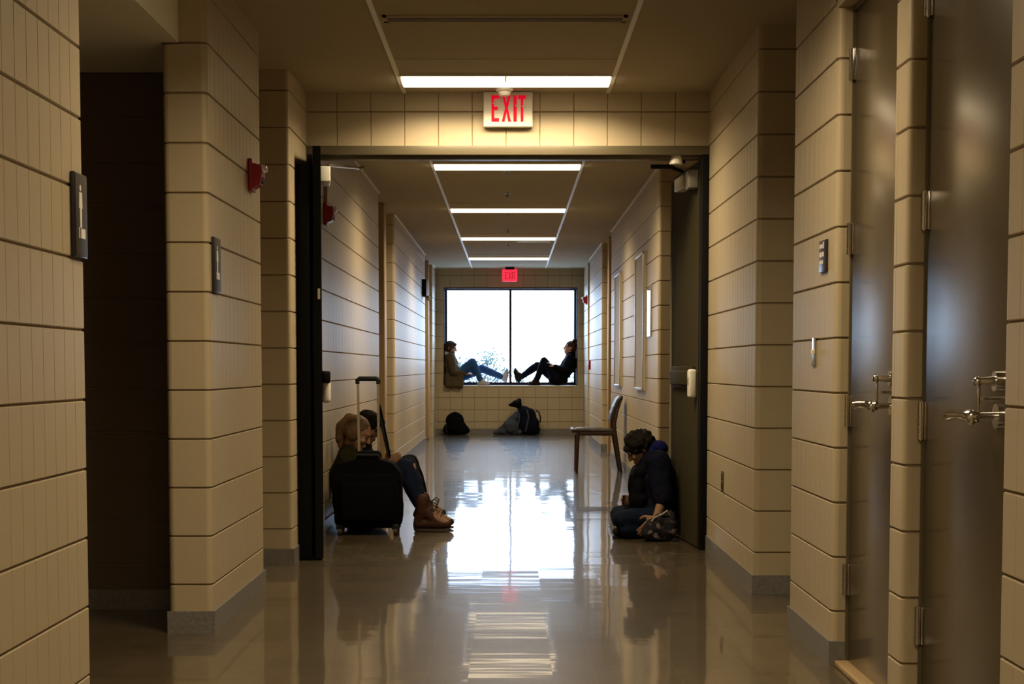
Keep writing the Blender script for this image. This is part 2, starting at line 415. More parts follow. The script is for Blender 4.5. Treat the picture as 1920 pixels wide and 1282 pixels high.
# --- lamps
lamp_lab = {5.47: 'ceiling lamp above the two bronze side doors', 9.26: 'bright ceiling lamp in front of the near exit sign',
            13.15: 'ceiling lamp just beyond the doorway header', 16.75: 'second ceiling lamp beyond the doorway',
            20.40: 'third ceiling lamp beyond the doorway', 24.10: 'ceiling lamp nearest the far window',
            1.83: 'ceiling lamp directly over the viewer', -1.83: 'ceiling lamp behind the viewer'}
for yl in LAMPS:
    t = thing('ceiling_light', lamp_lab[yl], 'ceiling light', (-.025, yl, CEIL), 'strip lamps across the corridor ceiling')
    x0, x1 = TL+.02, TR-.02; h = .165
    b = MB()
    b.box((x0-.012, yl-h-.012, CEIL-.012), (x1+.012, yl-h, CEIL)); b.box((x0-.012, yl+h, CEIL-.012), (x1+.012, yl+h+.012, CEIL))
    b.box((x0-.012, yl-h, CEIL-.012), (x0, yl+h, CEIL)); b.box((x1, yl-h, CEIL-.012), (x1+.012, yl+h, CEIL))
    b.build('frame', M['tee'], t)
    b = MB()
    nseg = 10
    prof = [(-h*math.cos(PI*k/nseg), -.030*math.sin(PI*k/nseg)) for k in range(nseg+1)]
    ra = [b.bm.verts.new((x0+.02*0, yl+py, CEIL-.004+pz)) for py, pz in prof]; rb = [b.bm.verts.new((x1, yl+py, CEIL-.004+pz)) for py, pz in prof]
    for k in range(nseg): b.bm.faces.new((ra[k], ra[k+1], rb[k+1], rb[k]))
    b.bm.faces.new(ra); b.bm.faces.new(rb)
    b.build('lens', M['lens'], t)
    ad = bpy.data.lights.new('tube_light', 'AREA'); ad.shape = 'RECTANGLE'; ad.size = 1.16; ad.size_y = .30
    ad.energy = LAMP_W; ad.color = LAMP_COL; ad.spread = LAMP_SPREAD
    ao = bpy.data.objects.new('tube_light', ad); C.objects.link(ao); ao.parent = t; ao.location = (0, 0, -.037)
    if yl == 9.26:
        b = MB(); b.box((-.028, yl-h-.004, CEIL-.034), (-.022, yl-.10, CEIL-.01)); b.build('lens_joint', M['grey'], t)

# --- vinyl base
def base_run(pts, name='baseboard_left'):
    b = MB()
    for (a, c) in zip(pts, pts[1:]):
        a = Vector(a); c = Vector(c); d = (c-a).normalized(); n = Vector((d.y, -d.x))
        q = [a - d*.006, c + d*.006, c + d*.006 + n*.008, a - d*.006 + n*.008]
        b.prism([(p.x, p.y) for p in q], (0, 0, 0.0), (1, 0, 0), (0, 1, 0), (0, 0, 1), .092)
    return struct(b.build(name, M['base'], smooth=False))
base_run([(-3.4, 7.3), (-1.43, 7.3)], 'baseboard_alcove')
base_run([(-1.43, 6.64), (XL, 6.64), (XL, 8.03)])
base_run([(-2.4, 8.95), (-1.225, 8.95), (-1.225, YH-.5)])
base_run([(XL, -4), (XL, 4.70)])
base_run([(-1.245, YH+.25), (-1.245, 15.2)]); base_run([(-1.25, 17.3), (-1.25, 23.5)])
base_run([(1.215, 24.6), (1.215, 21.3), (1.8, 21.3)], 'baseboard_right'); base_run([(1.8, 19.5), (1.225, 19.5), (1.225, 13.3), (2.0, 13.3)], 'baseboard_right')
base_run([(XR, YH), (XR, 7.8), (2.6, 7.8)], 'baseboard_right'); base_run([(XR, 6.8), (XR, 5.906), (1.25, 5.906)], 'baseboard_right')
base_run([(-1.25, YF), (1.22, YF)], 'baseboard_back')

# --- window
b = MB()
fw = .045
b.box((WX0, YW, WZ0), (WX0+fw, YW+.06, WZ1)); b.box((WX1-fw, YW, WZ0), (WX1, YW+.06, WZ1))
b.box((WX0, YW, WZ0), (WX1, YW+.06, WZ0+.05)); b.box((WX0, YW, WZ1-.03), (WX1, YW+.06, WZ1))
win = struct(b.build('window_1', M['winframe'])); 
b = MB(); b.box((-.02, YW-.01, WZ0+.04), (.02, YW+.07, WZ1-.02), .004); o = b.build('mullion', M['winframe'], win)
glass = bpy.data.materials.new('window_glass'); glass.use_nodes = True
gn = glass.node_tree; 
for n in list(gn.nodes): gn.nodes.remove(n)
go = gn.nodes.new('ShaderNodeOutputMaterial'); gm = gn.nodes.new('ShaderNodeMixShader'); gt = gn.nodes.new('ShaderNodeBsdfTransparent'); gg = gn.nodes.new('ShaderNodeBsdfGlossy')
gg.inputs['Roughness'].default_value = 0.02; gm.inputs[0].default_value = 0.05; gt.inputs[0].default_value = (.97, .985, 1, 1)
gn.links.new(gt.outputs[0], gm.inputs[1]); gn.links.new(gg.outputs[0], gm.inputs[2]); gn.links.new(gm.outputs[0], go.inputs[0])
for x0, x1 in ((WX0+fw, -.02), (.02, WX1-fw)):
    b = MB(); b.box((x0, YW+.028, WZ0+.05), (x1, YW+.034, WZ1-.03)); b.build('pane', glass, win)

# --- cross-corridor door frame
HZ = 12*ROW
b = MB()
b.box((-1.225, YH-.02, HZ-.055), (XR, YH+.22, HZ), .004)
b.box((-1.225, YH+.03, HZ-.075), (XR, YH+.10, HZ-.05), .002)
frm = struct(b.build('door_1', M['frame']))
b = MB(); b.box((-1.224, YH-.52, 0), (-1.145, YH+.05, 2.27), .004); b.box((-1.222, YH-.02, 2.30), (-1.16, YH+.05, HZ-.05), .003); b.build('left_jamb', M['jamb'], frm)
b = MB(); b.box((1.15, YH-.02, 0), (XR-.001, YH+.12, HZ-.05), .003); b.build('right_jamb', M['jamb'], frm)

def panic_bar(parent, face_pt, d, n, z):
    """push bar along d on the face with outward normal n"""
    p = Vector(face_pt)
    b = MB()
    a = p + d*.06; c = p + d*.80
    R = Matrix((d, n, Vector((0, 0, 1)))).transposed()
    mid = (a+c)/2 + n*.03
    b.box(mid-Vector(((c-a).length/2, .022, .05))+Vector((0, 0, z)), mid+Vector(((c-a).length/2, .022, .05))+Vector((0, 0, z)), .008, rot=R)
    bar = b.build('push_bar', M['leaf'], parent)
    return bar
# right leaf, swung away into the far corridor
hr = Vector((1.145, YH+.06, 0)); er = Vector((1.078, YH+.97, 0)); dr = (er-hr).normalized(); nr = Vector((-dr.y, dr.x, 0))   # nr points to the hall's middle
leafR = thing('door_leaf', 'olive steel door leaf held open behind the curly haired person', 'door', tuple(hr))
def leaf_slab(h, d, n, w_, z0, z1, t=.045):
    b = MB(); b.prism([(0, 0), (w_, 0), (w_, -t), (0, -t)], h+Vector((0, 0, z0)), d, n, (0, 0, 1), z1-z0); return b
leaf_slab(hr, dr, nr, (er-hr).length, .015, 2.36).build('slab', M['leaf'], leafR, smooth=False)
b = MB(); q = er + nr*.001
b.tube([q+nr*.012-dr*.03+Vector((0, 0, .05)), q+nr*.012-dr*.03+Vector((0, 0, 2.33))], .008, 8); b.build('edge_rod', M['grey'], leafR)
def obox(b, o, d, n, l0, l1, n0, n1, z0, z1, bev=0):
    """box laid along d (l0..l1), standing out along n (n0..n1)"""
    o = Vector(o); R = Matrix((d, n, Vector((0, 0, 1)))).transposed()
    c = o + d*((l0+l1)/2) + n*((n0+n1)/2) + Vector((0, 0, (z0+z1)/2))
    hx = Vector(((l1-l0)/2, abs(n1-n0)/2, (z1-z0)/2))
    b.box(c-hx, c+hx, bev, rot=R); return b
b = MB(); obox(b, hr, dr, nr, .10, .84, 0, .02, .98, 1.12, .004); obox(b, hr, dr, nr, .10, .80, .02, .035, 1.0, 1.09, .006)
pb = b.build('push_bar', M['leaf'], leafR)
b = MB(); obox(b, hr, dr, nr, .03, .10, 0, .05, .925, 1.10, .015); b.build('end_cap', M['white'], pb)
b = MB(); obox(b, hr, dr, nr, .045, .07, .045, .052, 1.0, 1.05, .003); b.build('lock_cylinder', M['grey'], pb)
b = MB(); obox(b, hr, dr, nr, .20, .48, 0, .07, 2.22, 2.30, .008); cl = b.build('closer_body', M['white'], leafR)
b = MB(); obox(b, hr, dr, nr, .03, .14, 0, .06, 2.20, 2.31, .006); b.build('closer_cover', M['grey'], leafR)
b = MB()
b.tube([hr+dr*.30+nr*.05+Vector((0, 0, 2.33)), (0.96, YH+.20, 2.345), (1.05, YH+.06, 2.352)], .011, 8)
b.box((0.86, YH+.16, 2.325), (1.0, YH+.20, 2.35), .004)
b.build('closer_arm', M['jamb'], cl)
b = MB(); b.tube([(1.0, YH+.04, 2.40), (1.0, YH+.04, 2.385), (1.0, YH+.04, 2.335)], [.028, .03, .042], 20); tag(b.build('door_sensor', M['white']), 'small white tapered sensor under the door header on the right', 'sensor')
# left leaf, edge on to the viewer
hl = Vector((-1.078, YH-.54, 0)); el = Vector((-1.194, YH+.36, 0)); dl = (el-hl).normalized(); nl = Vector((dl.y, -dl.x, 0))
leafL = thing('door_leaf', 'black door leaf seen edge on, held open on the left beside the suitcase', 'door', tuple(hl))
leaf_slab(hl, dl, nl, (el-hl).length, .015, 2.365).build('slab', M['jamb'], leafL, smooth=False)
b = MB(); obox(b, hl, dl, nl, .10, .8, 0, .05, 1.02, 1.09, .01); pb = b.build('push_bar', M['jamb'], leafL)
b = MB(); obox(b, hl, dl, nl, .36, .5, .0, .055, .90, 1.09, .02); b.build('end_cap', M['white'], pb)
b = MB(); obox(b, hl, dl, nl, .30, .56, 0, .06, 2.20, 2.29, .006); cl = b.build('closer_body', M['white'], leafL)
b = MB(); b.tube([hl+dl*.42+nl*.05+Vector((0, 0, 2.31)), (-.93, YH+.22, 2.335), (-.90, YH+.2, 2.34)], .009, 8); b.build('closer_arm', M['alu'], cl)
b = MB(); obox(b, hl, dl, nl, -.004, .002, -.022, -.008, 1.50, 1.56, 0); b.build('latch_plate', M['alu'], leafL)

# --- the two bronze side doors on the right
def side_door(y_h, y_l, label, num, hub_y):
    d = struct_thing = thing('door_%d' % num, None, None, (1.255, y_h, 0)); d['kind'] = 'structure'
    b = MB(); b.box((1.2555, y_l+.004, .012), (1.2615, y_h-.006, 2.40), .002); b.build('slab', M['door'], d)
    b = MB(); b.box((1.246, y_h-.010, .0), (1.262, y_h+.002, 2.42)); b.box((1.246, y_l-.002, 0), (1.262, y_l+.006, 2.42)); b.box((1.246, y_l, 2.40), (1.262, y_h, 2.436)); b.build('frame', M['frame'], d)
    b = MB(); b.box((XR+.012, y_l+.02, 0), (1.262, y_h-.004, .022), .006); b.build('threshold', M['pier'], d)
    for z in (2.21, 1.58, .95, .325):
        b = MB()
        for k in range(5): b.cyl((1.241, y_h-.010, z-.057+k*.0232), (1.241, y_h-.010, z-.057+k*.0232+.0215), .0095, 14)
        b.box((1.2485, y_h-.030, z-.057), (1.256, y_h-.014, z+.057), .001)
        b.cyl((1.243, y_h-.012, z-.060), (1.243, y_h-.012, z+.060), .0055, 12)
        b.build('hinge', M['chrome'], d)
    # lever set
    b = MB(); y = hub_y
    b.cyl((1.256, y, .985), (1.245, y, .985), .032); b.tube([(1.25, y, .985), (1.195, y, .985)], [.011, .010], 16)
    b.tube([(1.20, y-.008, .985), (1.184, y+.006, .986), (1.176, y+.04, .988), (1.168, y+.085, .988), (1.158, y+.125, .984)], [.015, .0165, .013, .012, .014], 12)
    b.ell((1.184, y, .982), (.015, .014, .020)); b.build('lever_handle', M['chrome'], d)
    b = MB(); b.cyl((1.256, y, 1.075), (1.240, y, 1.075), .026); b.tube([(1.245, y, 1.075), (1.20, y, 1.075)], [.014, .009], 16); b.ell((1.197, y, 1.073), (.011, .013, .015)); b.build('deadbolt', M['chrome'], d)
    b = MB(); b.box((1.198, y-.003, .990), (1.206, y+.003, 1.070), .002); b.box((1.200, y-.003, 1.025), (1.256, y+.003, 1.035), .001); b.build('escutcheon', M['chrome'], d)
    return d
side_door(5.90, 5.03, '', 2, 5.24)
side_door(4.84, 3.88, '', 3, 4.10)

# ------------------------------------------------------------------ signs and wall fittings
E_ = [(0, 0), (.74, 0), (.74, .13), (.27, .13), (.27, .44), (.62, .44), (.62, .57), (.27, .57), (.27, .87), (.74, .87), (.74, 1), (0, 1)]
X_ = [(0, 0), (.27, 0), (.45, .36), (.63, 0), (.90, 0), (.58, .52), (.86, 1), (.60, 1), (.45, .68), (.30, 1), (.04, 1), (.32, .52)]
I_ = [(0, 0), (.27, 0), (.27, 1), (0, 1)]
T_ = [(.26, 0), (.53, 0), (.53, .86), (.79, .86), (.79, 1), (0, 1), (0, .86), (.26, .86)]
def exit_letters(b, x0, z0, wd, hh, y, t):
    adv = [(E_, 0, .22), (X_, .30, .27), (I_, .64, .09*2.2), (T_, .78, .22)]
    for poly, off, sx in adv:
        mxw = max(p[0] for p in poly)
        k = sx*wd/(mxw if poly is not I_ else .55)
        b.prism([(p[0]*k, p[1]*hh) for p in poly], (x0+off*wd, y, z0), (1, 0, 0), (0, 0, 1), (0, -1, 0), t)
# near sign, on the header
ex = thing('exit_sign', 'white exit sign with tall red letters on the block header behind the detector', 'exit sign', (-.014, YH-.001, 2.545), 'exit signs')
b = MB(); b.box((-.161, YH-.055, 2.545), (.133, YH-.001, 2.752), .006); b.build('housing', M['exitface'], ex)
b = MB(); exit_letters(b, -.113, 2.575, .205, .155, YH-.055, .003); b.build('letters', M['exitred'], ex)
for cx, cz, w2 in ((-.095, 2.683, .012), (.037, 2.668, .009), (.078, 2.664, .012)):
    b = MB(); b.ell((cx, YH-.060, cz), (w2, .004, .006), sub=2); b.build('lamp', M['signwhite'], ex)  # pale spots standing in for highlights on the red letters
# far sign
ex = thing('exit_sign', 'glowing red exit sign above the far window', 'exit sign', (-.01, YF-.35, 2.45), 'exit signs')
yy = YF-.35
b = MB(); b.box((-.135, yy, 2.52), (.115, yy+.05, 2.722), .02); b.build('housing', M['exitglow'], ex)
b = MB(); exit_letters(b, -.085, 2.56, .165, .115, yy, .003); b.build('letters', M['exitdeep'], ex)
b = MB(); b.box((-.085, yy-.005, 2.715), (.065, yy+.055, CEIL), .003); b.build('mount', M['black'], ex)
# smoke detector
sd = thing('smoke_detector', 'round white ceiling detector hanging in front of the near exit sign', 'smoke detector', (-.035, YH-.20, CEIL))
b = MB(); b.tube([(-.035, YH-.2, CEIL), (-.035, YH-.2, CEIL-.006), (-.035, YH-.2, CEIL-.022), (-.035, YH-.2, CEIL-.028)], [.046, .052, .050, .040], 32); b.build('base', M['white'], sd)
b = MB(); b.tube([(-.035, YH-.2, CEIL-.026), (-.035, YH-.2, CEIL-.040), (-.035, YH-.2, CEIL-.052)], [.036, .036, .028], 32); b.build('cap', M['white'], sd)
# sprinklers
for i, y in enumerate((13.5, 15.2, 17.1, 19.2, 21.3)):
    b = MB(); x = -.03
    b.cyl((x, y, CEIL), (x, y, CEIL-.006), .032, 20); b.cyl((x, y, CEIL-.006), (x, y, CEIL-.035), .007, 10)
    b.tube([(x-.012, y, CEIL-.012), (x-.014, y, CEIL-.03), (x, y, CEIL-.042)], .003, 6); b.tube([(x+.012, y, CEIL-.012), (x+.014, y, CEIL-.03), (x, y, CEIL-.042)], .003, 6)
    b.cyl((x, y, CEIL-.042), (x, y, CEIL-.045), .014, 16)
    lab = ['sprinkler head nearest the doorway header, beside the first far lamp', 'sprinkler head midway between the first and second far lamps', 'sprinkler head just beyond the second far lamp',
           'sprinkler head between the second and third far lamps', 'sprinkler head beyond the third far lamp'][i]
    tag(b.build('sprinkler', M['grey']), lab, 'sprinkler', 'sprinkler heads along the far ceiling')
# fire alarms
def alarm(x, y, z, s, label, far=False, conduit=False):
    """strobe on wall plane x, facing s"""
    t = thing('fire_alarm', label, 'fire alarm', (x, y, z), 'red wall fire alarms')
    m = M['redbright'] if far else M['red']
    sx = lambda a: x+s*a
    def bx(b, a0, a1, y0, y1, z0, z1, bev): b.box((min(sx(a0), sx(a1)), y0, z0), (max(sx(a0), sx(a1)), y1, z1), bev)
    b = MB(); bx(b, 0, .022, y-.062, y+.062, z-.075, z+.075, .006)
    pr = [(.02, -.062), (.02, .055), (.062, .045), (.066, 0), (.055, -.045)]
    b.prism([(s*p[0], p[1]) for p in pr], (x, y-.052, z), (1, 0, 0), (0, 0, 1), (0, 1, 0), .104)
    b.build('body', m, t)
    b = MB(); b.ell((sx(.066), y-.01, z+.030), (.022, .036, .022), sub=3); b.build('strobe', M['clear'], t)
    b = MB()
    for k in range(6): bx(b, .058, .0665, y-.03, y+.03, z-.04+k*.008, z-.037+k*.008, 0)
    b.build('sounder', M['black'] if not far else m, t)
    if conduit: b = MB(); b.cyl((sx(.012), y-.02, z+.07), (sx(.012), y-.02, z+.26), .011, 12); b.build('conduit', M['pier'], t)
alarm(XL, 7.70, 2.025, 1, 'dark red fire alarm strobe on the block pier left of the doorway')
alarm(-1.245, 10.78, 2.135, 1, 'dark red fire alarm with conduit, seen through the doorway on the left wall', conduit=True)
alarm(1.22, 25.55, 2.185, -1, 'small bright red fire alarm on the right wall by the far window', far=True)
ps = thing('pull_station', 'tiny red pull station on the right wall by the far window', 'fire alarm', (1.215, 24.3, 1.08))
b = MB(); b.box((1.18, 24.24, 1.08), (1.2145, 24.36, 1.22), .006); b.build('body', M['red'], ps)
b = MB(); b.box((1.172, 24.26, 1.13), (1.181, 24.34, 1.15), .003); b.build('pull_handle', M['signwhite'], ps)
# emergency light far left
el_ = thing('emergency_light', 'dark box lamp high on the left wall near the far end', 'emergency light', (-1.25, 22.9, 2.12))
b = MB(); b.box((-1.249, 22.7, 2.12), (-1.19, 23.1, 2.36), .01); b.build('body', M['black'], el_)
b = MB(); b.ell((-1.18, 23.0, 2.10), (.035, .04, .04)); b.build('lamp_head', M['white'], el_)

# door plaques with raised marks
def plaque(y0, y1, z0, z1, label):
    t = thing('wall_sign', label, 'sign', (XL, (y0+y1)/2, z0), 'plaques on the left wall')
    b = MB(); b.box((XL+.0005, y0, z0), (XL+.012, y1, z1), .002); b.build('backing', M['signdark'], t)
    b = MB(); b.box((XL+.011, y0+.004, z0+.004), (XL+.0145, y1-.004, z1-.004), .001); b.build('face', M['sign'], t)
    yc = y0+(y1-y0)*.42; X = XL+.0145; zt = z1-.055
    b = MB()
    b.ell((X, yc, zt+.012), (.001, .009, .010), sub=2)
    b.prism([(-.014, 0), (.014, 0), (.018, -.045), (.010, -.045), (.009, -.10), (-.009, -.10), (-.010, -.045), (-.018, -.045)], (X-.0005, yc, zt), (0, 1, 0), (0, 0, 1), (1, 0, 0), .0015)
    b.build('pictogram', M['signwhite'], t)
    b = MB(); b.box((X-.0005, yc-.02, z0+.055), (X+.001, yc-.012, z0+.085)); b.box((X-.0005, yc, z0+.055), (X+.001, yc+.045, z0+.083)); b.build('lettering', M['signwhite'], t)
plaque(4.555, 4.693-.008, 1.425, 1.665, 'restroom plaque with a pale figure on the nearest left wall')
plaque(6.69, 6.83, 1.425, 1.655, 'narrow dark plaque on the left block pier, seen almost edge on')
t = thing('room_sign', 'small dark number sign with white marks by the farther bronze door', 'sign', (XR, 6.10, 1.47))
b = MB(); b.box((XR-.010, 6.04, 1.472), (XR-.0005, 6.17, 1.592), .002); b.build('face', M['signdark'], t)
b = MB()
for (ya, yb, za, zb) in ((6.075, 6.09, 1.560, 1.585), (6.10, 6.155, 1.562, 1.578), (6.12, 6.155, 1.53, 1.548), (6.075, 6.11, 1.53, 1.548), (6.12, 6.155, 1.503, 1.517), (6.09, 6.11, 1.503, 1.517)):
    b.box((XR-.0115, ya, za), (XR-.0095, yb, zb))
b.build('lettering', M['signwhite'], t)
t = thing('light_switch', 'slim steel light switch plate on the right wall, below the small number sign', 'light switch', (XR, 6.28, 1.12))
b = MB(); b.box((XR-.006, 6.245, 1.115), (XR-.0005, 6.315, 1.228), .0015); b.build('plate', M['chrome'], t)
b = MB(); b.box((XR-.016, 6.275, 1.160), (XR-.005, 6.285, 1.182), .002); b.build('toggle', M['white'], t)
t = thing('power_outlet', 'brown power outlet low on the right wall before the doorway', 'power outlet', (XR, 8.96, .42))
b = MB(); b.box((XR-.006, 8.92, .415), (XR-.0005, 8.995, .53), .0015); b.build('plate', M['frame'], t)
b = MB(); b.box((XR-.008, 8.94, .43), (XR-.005, 8.975, .465), .001); b.box((XR-.008, 8.94, .48), (XR-.005, 8.975, .515), .001); b.build('socket', M['jamb'], t)
t = thing('power_outlet', 'small pale outlet low on the far right wall near the chair', 'power outlet', (1.225, 15.1, .42))
b = MB(); b.box((1.218, 15.05, .42), (1.2245, 15.13, .54), .0015); b.build('plate', M['white'], t)
# boards
def board(y0, y1, z0, z1, label):
    t = thing('notice_board', label, 'notice board', (1.225, (y0+y1)/2, z0), 'framed boards on the far right wall')
    b = MB(); b.box((1.205, y0, z0), (1.2245, y1, z1)); b.build('panel', M['board'], t)
    b = MB(); f = .022
    b.box((1.196, y0, z0), (1.206, y0+f, z1), .002); b.box((1.196, y1-f, z0), (1.206, y1, z1), .002); b.box((1.196, y0, z0), (1.206, y1, z0+f), .002); b.box((1.196, y0, z1-f), (1.206, y1, z1), .002)
    b.build('frame', M['alu'], t)
board(14.5, 15.45, .90, 2.16, 'tall pale framed board on the far right wall, nearer of the two')
board(17.55, 18.5, .90, 2.16, 'pale framed board on the far right wall, farther one behind the chair')
t = thing('notice', 'narrow glazed notice shining with window light, nearest fitting on the far right wall', 'notice', (1.225, 14.0, 1.4))
b = MB(); b.box((1.214, 13.9, 1.38), (1.2245, 14.22, 1.83), .002); b.build('backing', M['alu'], t)
b = MB(); b.box((1.2115, 13.905, 1.385), (1.2145, 14.215, 1.825)); b.build('glazing', M['glossy'], t)

#PART2
# ------------------------------------------------------------------ soft shapes: union of tapered capsules and ellipsoids grown into one surface
X_, Y_, Z_ = Vector((1, 0, 0)), Vector((0, 1, 0)), Vector((0, 0, 1))
def V(*a): return Vector(a)
def axes(side, f, u):
    return Matrix((Vector(side), Vector(f), Vector(u))).transposed()
def cap(p0, p1, r0, r1=None): return ('c', Vector(p0), Vector(p1), r0, r0 if r1 is None else r1)
def ell(c, rad, R=None): return ('e', Vector(c), rad, R)
def chain(pts, rs): return [cap(pts[i], pts[i+1], rs[i], rs[i+1]) for i in range(len(pts)-1)]
def put(b, pr):
    if pr[0] == 'c':
        _, p0, p1, r0, r1 = pr; d = p1-p0; L = max(d.length, 1e-4); d = d/L
        pts, rr = [], []
        for k in range(0, 4):
            a = PI/2*(1-k/3.0); pts.append(p0 - d*r0*math.sin(a)); rr.append(max(r0*math.cos(a), r0*0.03))
        for k in range(0, 4):
            a = PI/2*(k/3.0); pts.append(p1 + d*r1*math.sin(a)); rr.append(max(r1*math.cos(a), r1*0.03))
        up = d.orthogonal().normalized(); sd = d.cross(up); seg = 14; rings = []
        for p, r in zip(pts, rr):
            rings.append([b.bm.verts.new(p+(up*math.cos(2*PI*k/seg)+sd*math.sin(2*PI*k/seg))*r) for k in range(seg)])
        for a_, c_ in zip(rings, rings[1:]):
            for k in range(seg): b.bm.faces.new((a_[k], a_[(k+1) % seg], c_[(k+1) % seg], c_[k]))
        b.bm.faces.new(rings[0][::-1]); b.bm.faces.new(rings[-1])
    else:
        _, c, rad, R = pr; b.ell(c, rad, R, sub=3)
def blob(name, prims, mat, parent=None, voxel=.008, smooth=3, amp=0.0, fr=14.0, stretch=(1, 1, 1), fine=0.0, origin=None):
    b = MB()
    for pr in prims: put(b, pr)
    bmesh.ops.recalc_face_normals(b.bm, faces=b.bm.faces)
    me = bpy.data.meshes.new(name+'_raw'); b.bm.to_mesh(me); b.bm.free()
    o = bpy.data.objects.new(name+'_raw', me); C.objects.link(o)
    md = o.modifiers.new('r', 'REMESH'); md.mode = 'VOXEL'; md.voxel_size = voxel
    if smooth:
        sm = o.modifiers.new('s', 'SMOOTH'); sm.factor = 0.5; sm.iterations = smooth
    dg = bpy.context.evaluated_depsgraph_get()
    nm = bpy.data.meshes.new_from_object(o.evaluated_get(dg)); nm.name = name
    bpy.data.objects.remove(o); bpy.data.meshes.remove(me)
    if amp or fine:
        ns = [v.normal.copy() for v in nm.vertices]
        for v, n in zip(nm.vertices, ns):
            q = Vector((v.co.x*stretch[0], v.co.y*stretch[1], v.co.z*stretch[2]))
            dd = 0
            if amp: dd += amp*(noise.noise(q*fr)+0.5*noise.noise(q*fr*2.3))
            if fine: dd += fine*noise.noise(q*fr*6)
            v.co += n*dd
    nm.materials.clear()
    return finish(nm, name, mat, parent, origin, True)

SK = pmat('skin', (0.42, 0.24, 0.16), rough=0.5)
SKD = pmat('skin_deep', (0.22, 0.12, 0.075), rough=0.6, spec=0.2)
EYE_M = pmat('eye', (0.03, 0.02, 0.015), rough=0.1)
def cloth(name, col, r=0.85): return pmat(name, col, rough=r, spec=0.06, noise_scale=25, noise_amt=0.2, bump=0.3, bump_scale=250)
M['jean_blue'] = cloth('blue_denim', (0.03, 0.085, 0.21)); M['jean_dark'] = cloth('dark_denim', (0.006, 0.010, 0.024))
M['brown_coat'] = cloth('brown_coat', (0.075, 0.055, 0.03)); M['black_cloth'] = cloth('black_cloth', (0.004, 0.004, 0.006))
M['navy'] = cloth('navy_cloth', (0.005, 0.006, 0.014)); M['hoodie'] = cloth('blue_hoodie', (0.006, 0.008, 0.06))
M['green_coat'] = cloth('dark_green_coat', (0.016, 0.014, 0.006)); M['greycloth'] = cloth('grey_blue_cloth', (0.045, 0.055, 0.08))
M['trim_fur'] = cloth('pale_trim', (0.45, 0.42, 0.42)); M['hair_brown'] = pmat('brown_hair', (0.04, 0.016, 0.01), rough=0.6, spec=0.2, noise_scale=90, noise_amt=0.5, stretch=(1, 1, .3))
M['hair_fair'] = pmat('fair_hair', (0.085, 0.048, 0.02), rough=0.6, spec=0.2, noise_scale=90, noise_amt=0.5, stretch=(1, 1, .3))
M['hair_black'] = pmat('black_hair', (0.008, 0.006, 0.005), rough=0.8, spec=0.12)
M['boot'] = pmat('brown_leather', (0.042, 0.017, 0.011), rough=0.7, spec=0.15, noise_scale=20, noise_amt=0.2)
M['sole'] = pmat('rubber_sole', (0.05, 0.03, 0.02), rough=0.7); M['lace'] = pmat('dark_lace', (0.02, 0.012, 0.01), rough=0.8)
M['shoe_black'] = pmat('black_shoe', (0.01, 0.008, 0.01), rough=0.7, spec=0.15); M['shoe_pale'] = pmat('pale_shoe', (0.42, 0.40, 0.42), rough=0.6)
M['nylon'] = pmat('black_nylon', (0.0035, 0.0035, 0.004), rough=0.9, spec=0.04, bump=0.2, bump_scale=400)

def head_prims(c, f, u, s):
    f = Vector(f).normalized(); u = Vector(u); u = (u-f*u.dot(f)).normalized(); s = f.cross(u)
    R = axes(s, f, u); c = Vector(c)
    P = [ell(c+u*.022-f*.004, (.072, .093, .080), R), ell(c+f*.028-u*.028, (.060, .066, .082), R), ell(c+f*.050-u*.082, (.042, .040, .030), R),
         ell(c+f*.078-u*.098, (.019, .016, .015), R), ell(c+f*.078+u*.024, (.045, .016, .012), R),
         cap(c+f*.092+u*.008, c+f*.108-u*.026, .008, .012), ell(c+f*.090-u*.057, (.022, .012, .006), R), ell(c+f*.088-u*.068, (.019, .012, .006), R),
         ell(c+f*.072-u*.030+s*.036, (.02, .016, .018), R), ell(c+f*.072-u*.030-s*.036, (.02, .016, .018), R)]
    for k in (-1, 1):
        P += [ell(c+s*k*.074-u*.012-f*.006, (.008, .018, .030), R), cap(c+s*k*.071-u*.035, c+s*k*.071-u*.043, .007)]
    return P, f, u, s, R
def hand_prims(w, d, n, t, curl=.5, spread=.1):
    w = Vector(w); d = Vector(d).normalized(); n = Vector(n); n = (n-d*n.dot(d)).normalized(); t0 = d.cross(n)
    t = t0 if t0.dot(Vector(t)) > 0 else -t0
    R = axes(t, d, n); P = [cap(w-d*.01, w+d*.02, .024, .024), ell(w+d*.048, (.040, .052, .015), R), ell(w+d*.072, (.040, .022, .013), R)]
    for k, (off, L) in enumerate(((.030, .072), (.0105, .082), (-.0095, .076), (-.029, .060))):
        p = w+d*.084+t*off*.98 - d*abs(off)*.15; ang = curl*.35; dd = (d+t*off*spread*10).normalized(); r = .0088 if k < 3 else .0075
        for q in range(3):
            dv = (dd*math.cos(ang)+n*math.sin(ang)).normalized(); l = L*(.45, .31, .24)[q]
            P.append(cap(p, p+dv*l, r, r-.0008)); p = p+dv*l; r -= .0008; ang += curl*(.9, .7, 0)[min(q, 2)]
    b0 = w+d*.020+t*.030; b1 = b0+(d*.5+t*.72+n*.35).normalized()*.040; b2 = b1+(d*.85+t*.25+n*.4).normalized()*.030
    P += [cap(w+d*.015+t*.018, b1, .014, .0115), cap(b1, b2, .0112, .009)]
    return P
